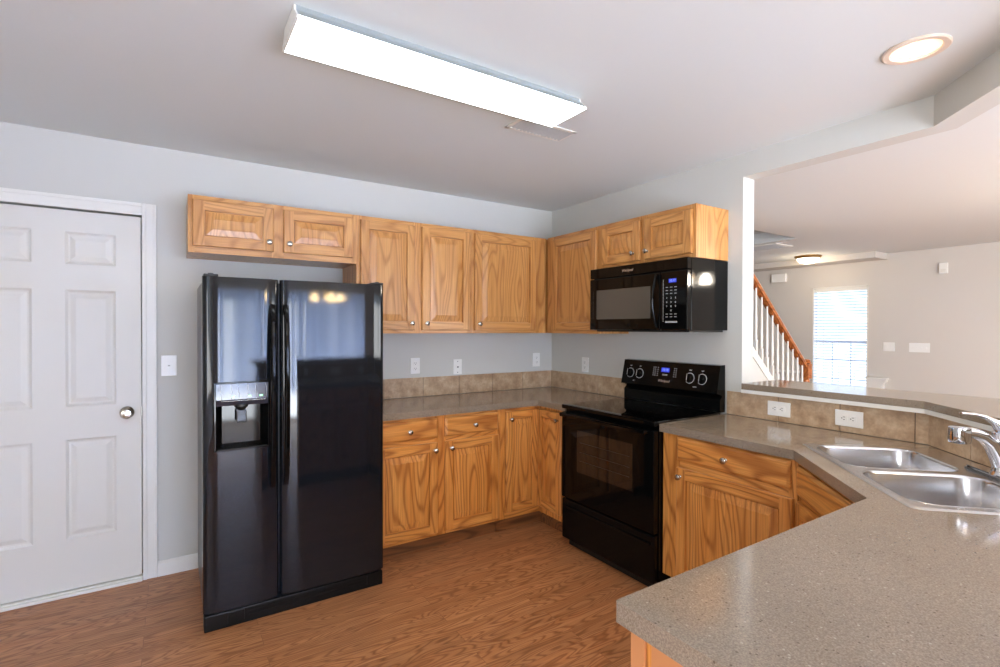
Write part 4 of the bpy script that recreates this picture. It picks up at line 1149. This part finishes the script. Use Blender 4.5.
hw = (WY1 - WY0) / 2 - 0.022
m = MB(); m.box(-0.015, -hw, WZ1 - 0.07, 0.025, hw, WZ1 - 0.020, bev=0.004); m.build('head_rail', M_white, t)
m = MB()
z = WZ1 - 0.09
while z > 0.47:
    a = math.radians(-14); c_, s_ = math.cos(a) * 0.0235, math.sin(a) * 0.0235
    m.prism([(-c_, z - s_), (c_, z + s_), (c_, z + s_ + 0.0025), (-c_, z - s_ + 0.0025)], -hw, hw, 'y'); z -= 0.044
m.build('slats', M_slat, t)
m = MB()
for y in (-hw * 0.6, 0.0, hw * 0.6): m.box(-0.0245, y - 0.0015, 0.46, -0.0235, y + 0.0015, WZ1 - 0.07)
m.build('ladder_cord', M_white, t)
m = MB(); m.box(-0.02, -hw, 0.445, 0.02, hw, 0.465, bev=0.003); m.build('bottom_rail', M_white, t)

tag((lambda m_: (m_.box(0, -0.11, -0.065, 0.045, 0.11, 0.065, bev=0.006), m_.build('door_chime', M_plate, loc=(XF - 0.046, 0.822, 2.215)))[1])(MB()), 'white door chime box high on the far wall left of the window', 'chime')
t = thing('motion_sensor', 'small white sensor box high on the far wall right of the window', 'sensor', (XF, -1.192, 2.175), HR)
m = MB(); m.box(-0.042, -0.035, -0.066, 0.042, -0.001, 0.066, bev=0.006); m.build('sensor_case', M_plate, t)
m = MB(); m.box(-0.025, -0.037, -0.05, 0.025, -0.033, -0.01, bev=0.002); m.build('sensor_lens', M_white, t)

# ledge with moulded bracket against the far wall
t = thing('wall_ledge', 'white moulded ledge end low on the far wall beside the window', 'ledge', (XF, -0.50, 0))
m = MB(); m.box(-0.10, -0.135, 0.745, -0.001, 0.105, 0.77, bev=0.004); m.build('ledge_top', M_white, t)
m = MB(); m.prism([(-0.125, 0.745), (-0.118, 0.715), (-0.095, 0.700), (-0.082, 0.665), (-0.080, 0.0), (0.10, 0.0), (0.10, 0.745)], -0.085, -0.001, 'x'); m.build('ledge_base', M_white, t)
m = MB(); m.box(XF - 0.03, 0.38, 0.745, XF, YN, 0.78, bev=0.004); struct(m.build('trim_5', M_white))

# ceiling return grille near stairs
t = thing('return_grille', 'white return air grille on the living room ceiling beside the stair opening', 'vent', (3.36, 0.06, CEIL))
m = MB(); m.box(-0.19, -0.29, -0.012, 0.19, 0.29, -0.0005, bev=0.003); m.build('frame', M_white, t)
m = MB()
for i in range(16): m.box(-0.16 + i * 0.0205, -0.26, -0.015, -0.152 + i * 0.0205, 0.26, -0.0121)
m.build('louvres', MATS['vent_louvre'], t)

# staircase
NS, RI, TR_ = 12, 0.187, 0.2115
SX = 3.30                                        # foot of the stairs, climbs towards -x
t = thing('staircase', 'staircase with white balusters, sloping oak handrail and oak newel at its foot', 'staircase', (SX, 0, 0))
M_carpet = plain('stair_carpet', srgb(176, 166, 150), 0.95, bump=(400, 0.6, 0.004))
m = MB(); pts = []
for i in range(NS):
    pts += [(-i * TR_, i * RI), (-i * TR_, (i + 1) * RI)]
pts += [(-NS * TR_, NS * RI), (-NS * TR_, NS * RI - 0.30), (-0.28, 0.0)]
m.prism(pts, -0.44, 0.38, 'y'); m.build('steps', M_carpet, t)
slope = RI / TR_                                 # ~0.884
def stz(x): return 0.18 - slope * x              # nosing line (local x negative upwards)
m = MB()
m.prism([(0.02, 0.0), (0.02, stz(0.02) + 0.13), (-2.22, stz(-2.22) + 0.13), (-2.22, stz(-2.22) + 0.03), (-0.07, stz(-0.07) + 0.03), (-0.07, 0.0)], -0.50, -0.455, 'y')
m.build('stringer', M_white, t)
m = MB(); m.prism([(SX - 0.075, 0.0), (SX - 0.075, stz(-0.075) + 0.025), (SX - 2.22, stz(-2.22) + 0.025), (SX - 2.22, 0.0)], -0.49, -0.46, 'y'); struct(m.build('wall_stairs', M_wall))
BY = (0, -0.478, 0)
m = MB()
def rz(x): return 1.032 - 0.886 * (x - 0.0)
def rail(m_, xa, xb):
    prof = [(-0.034, -0.035), (0.034, -0.035), (0.038, 0.0), (0.028, 0.030), (0.0, 0.040), (-0.028, 0.030), (-0.038, 0.0)]
    n = len(prof); v = [(xa, p[0], rz(xa) + p[1]) for p in prof] + [(xb, p[0], rz(xb) + p[1]) for p in prof]
    m_.mesh(v, [(i, (i + 1) % n, n + (i + 1) % n, n + i) for i in range(n)] + [list(range(n)), list(range(n, 2 * n))])
rail(m, 0.06, -1.40); m.build('handrail', oak_rail, t, loc=BY)
x = -0.01; bx = []
while x > -1.38: bx.append(x); x -= 0.1057
for x in bx:
    zb = stz(x) + 0.13 - 0.02; zt_ = rz(x) - 0.03
    m = MB()
    h = zt_ - zb
    m.box(x - 0.016, -0.016, zb, x + 0.016, 0.016, zb + 0.16)
    m.lathe([(0.016, 0.155), (0.011, 0.175), (0.017, 0.20), (0.013, 0.23), (0.016, 0.30), (0.012, h * 0.7), (0.009, h)], (x, 0, zb), (0, 0, 1), 12)
    m.build('baluster', M_white, t, loc=BY)
    k = MB(); k.prism([(x - 0.045, rz(x - 0.045) - 0.031), (x - 0.013, rz(x - 0.013) - 0.031), (x - 0.013, rz(x) - 0.040), (x - 0.034, rz(x) - 0.022)], -0.016, 0.016, 'y'); k.build('rail_fillet', oak_rail, t, loc=BY)
m = MB()
m.box(0.035, -0.045, 0, 0.125, 0.045, 0.70, bev=0.004)
m.lathe([(0.040, 0.70), (0.044, 0.715), (0.030, 0.73), (0.026, 0.75), (0.040, 0.80), (0.036, 0.83), (0.028, 0.845)], (0.08, 0, 0), (0, 0, 1), 24)
m.box(0.036, -0.044, 0.845, 0.124, 0.044, 1.015, bev=0.004)
m.lathe([(0.034, 1.015), (0.050, 1.022), (0.052, 1.032), (0.040, 1.040), (0.046, 1.055), (0.030, 1.068), (0.0, 1.072)], (0.08, 0, 0), (0, 0, 1), 24)
m.build('newel_post', oak_rail, t, loc=BY)

# ------------------------------------------------------------------ unseen windows: patio door mirrored in the refrigerator, the other two added for light
def slatted(name, label, x0, x1, z0, z1, y):
    t = thing(name, label, 'blind', ((x0 + x1) / 2, y, 0))
    m = MB(); m.box(-(x1 - x0) / 2 - 0.05, -0.02, z1, (x1 - x0) / 2 + 0.05, 0.05, z1 + 0.06, bev=0.004); m.build('head_rail', M_white, t)
    n = int((x1 - x0) / 0.082); m = MB()
    for i in range(n):
        x = -(x1 - x0) / 2 + 0.04 + i * 0.082; a = math.radians(34 + 16 * math.sin(i * 1.7) + 12 * math.sin(i * 0.63)); cx, cy = math.cos(a) * 0.043, math.sin(a) * 0.043
        m.prism([(x - cx, -cy), (x + cx, cy), (x + cx, cy + 0.0015), (x - cx, -cy + 0.0015)], z0 + 0.02, z1, 'z')
    m.build('slats', M_sheer, t)
slatted('vertical_blind', 'pale vertical blind across the dining room patio door', PX0, PX1, 0.03, 1.99, YR + 0.07)
w = MB()
w.box(PX0, YR - 0.08, 0, PX0 + 0.06, YR - 0.03, PZ1); w.box(PX1 - 0.06, YR - 0.08, 0, PX1, YR - 0.03, PZ1); w.box(PX0, YR - 0.08, PZ1 - 0.06, PX1, YR - 0.03, PZ1); w.box((PX0 + PX1) / 2 - 0.04, YR - 0.08, 0, (PX0 + PX1) / 2 + 0.04, YR - 0.03, PZ1)
struct(w.build('window_2', M_white))
w = MB()
w.box(LX0, YR - 0.08, LZ0, LX0 + 0.05, YR - 0.03, LZ1); w.box(LX1 - 0.05, YR - 0.08, LZ0, LX1, YR - 0.03, LZ1); w.box(LX0, YR - 0.08, LZ1 - 0.05, LX1, YR - 0.03, LZ1); w.box(LX0, YR - 0.08, LZ0, LX1, YR - 0.03, LZ0 + 0.05); w.box((LX0 + LX1) / 2 - 0.03, YR - 0.08, LZ0, (LX0 + LX1) / 2 + 0.03, YR - 0.03, LZ1)
struct(w.build('window_added_living', M_white))  # window added behind the camera to bring light into the living room
w = MB()
w.box(XL - 0.08, QY0, QZ0, XL - 0.03, QY0 + 0.05, QZ1); w.box(XL - 0.08, QY1 - 0.05, QZ0, XL - 0.03, QY1, QZ1); w.box(XL - 0.08, QY0, QZ1 - 0.05, XL - 0.03, QY1, QZ1); w.box(XL - 0.08, QY0, QZ0, XL - 0.03, QY1, QZ0 + 0.05)
struct(w.build('window_added_dining', M_white))  # window added out of view in the left wall for extra room light
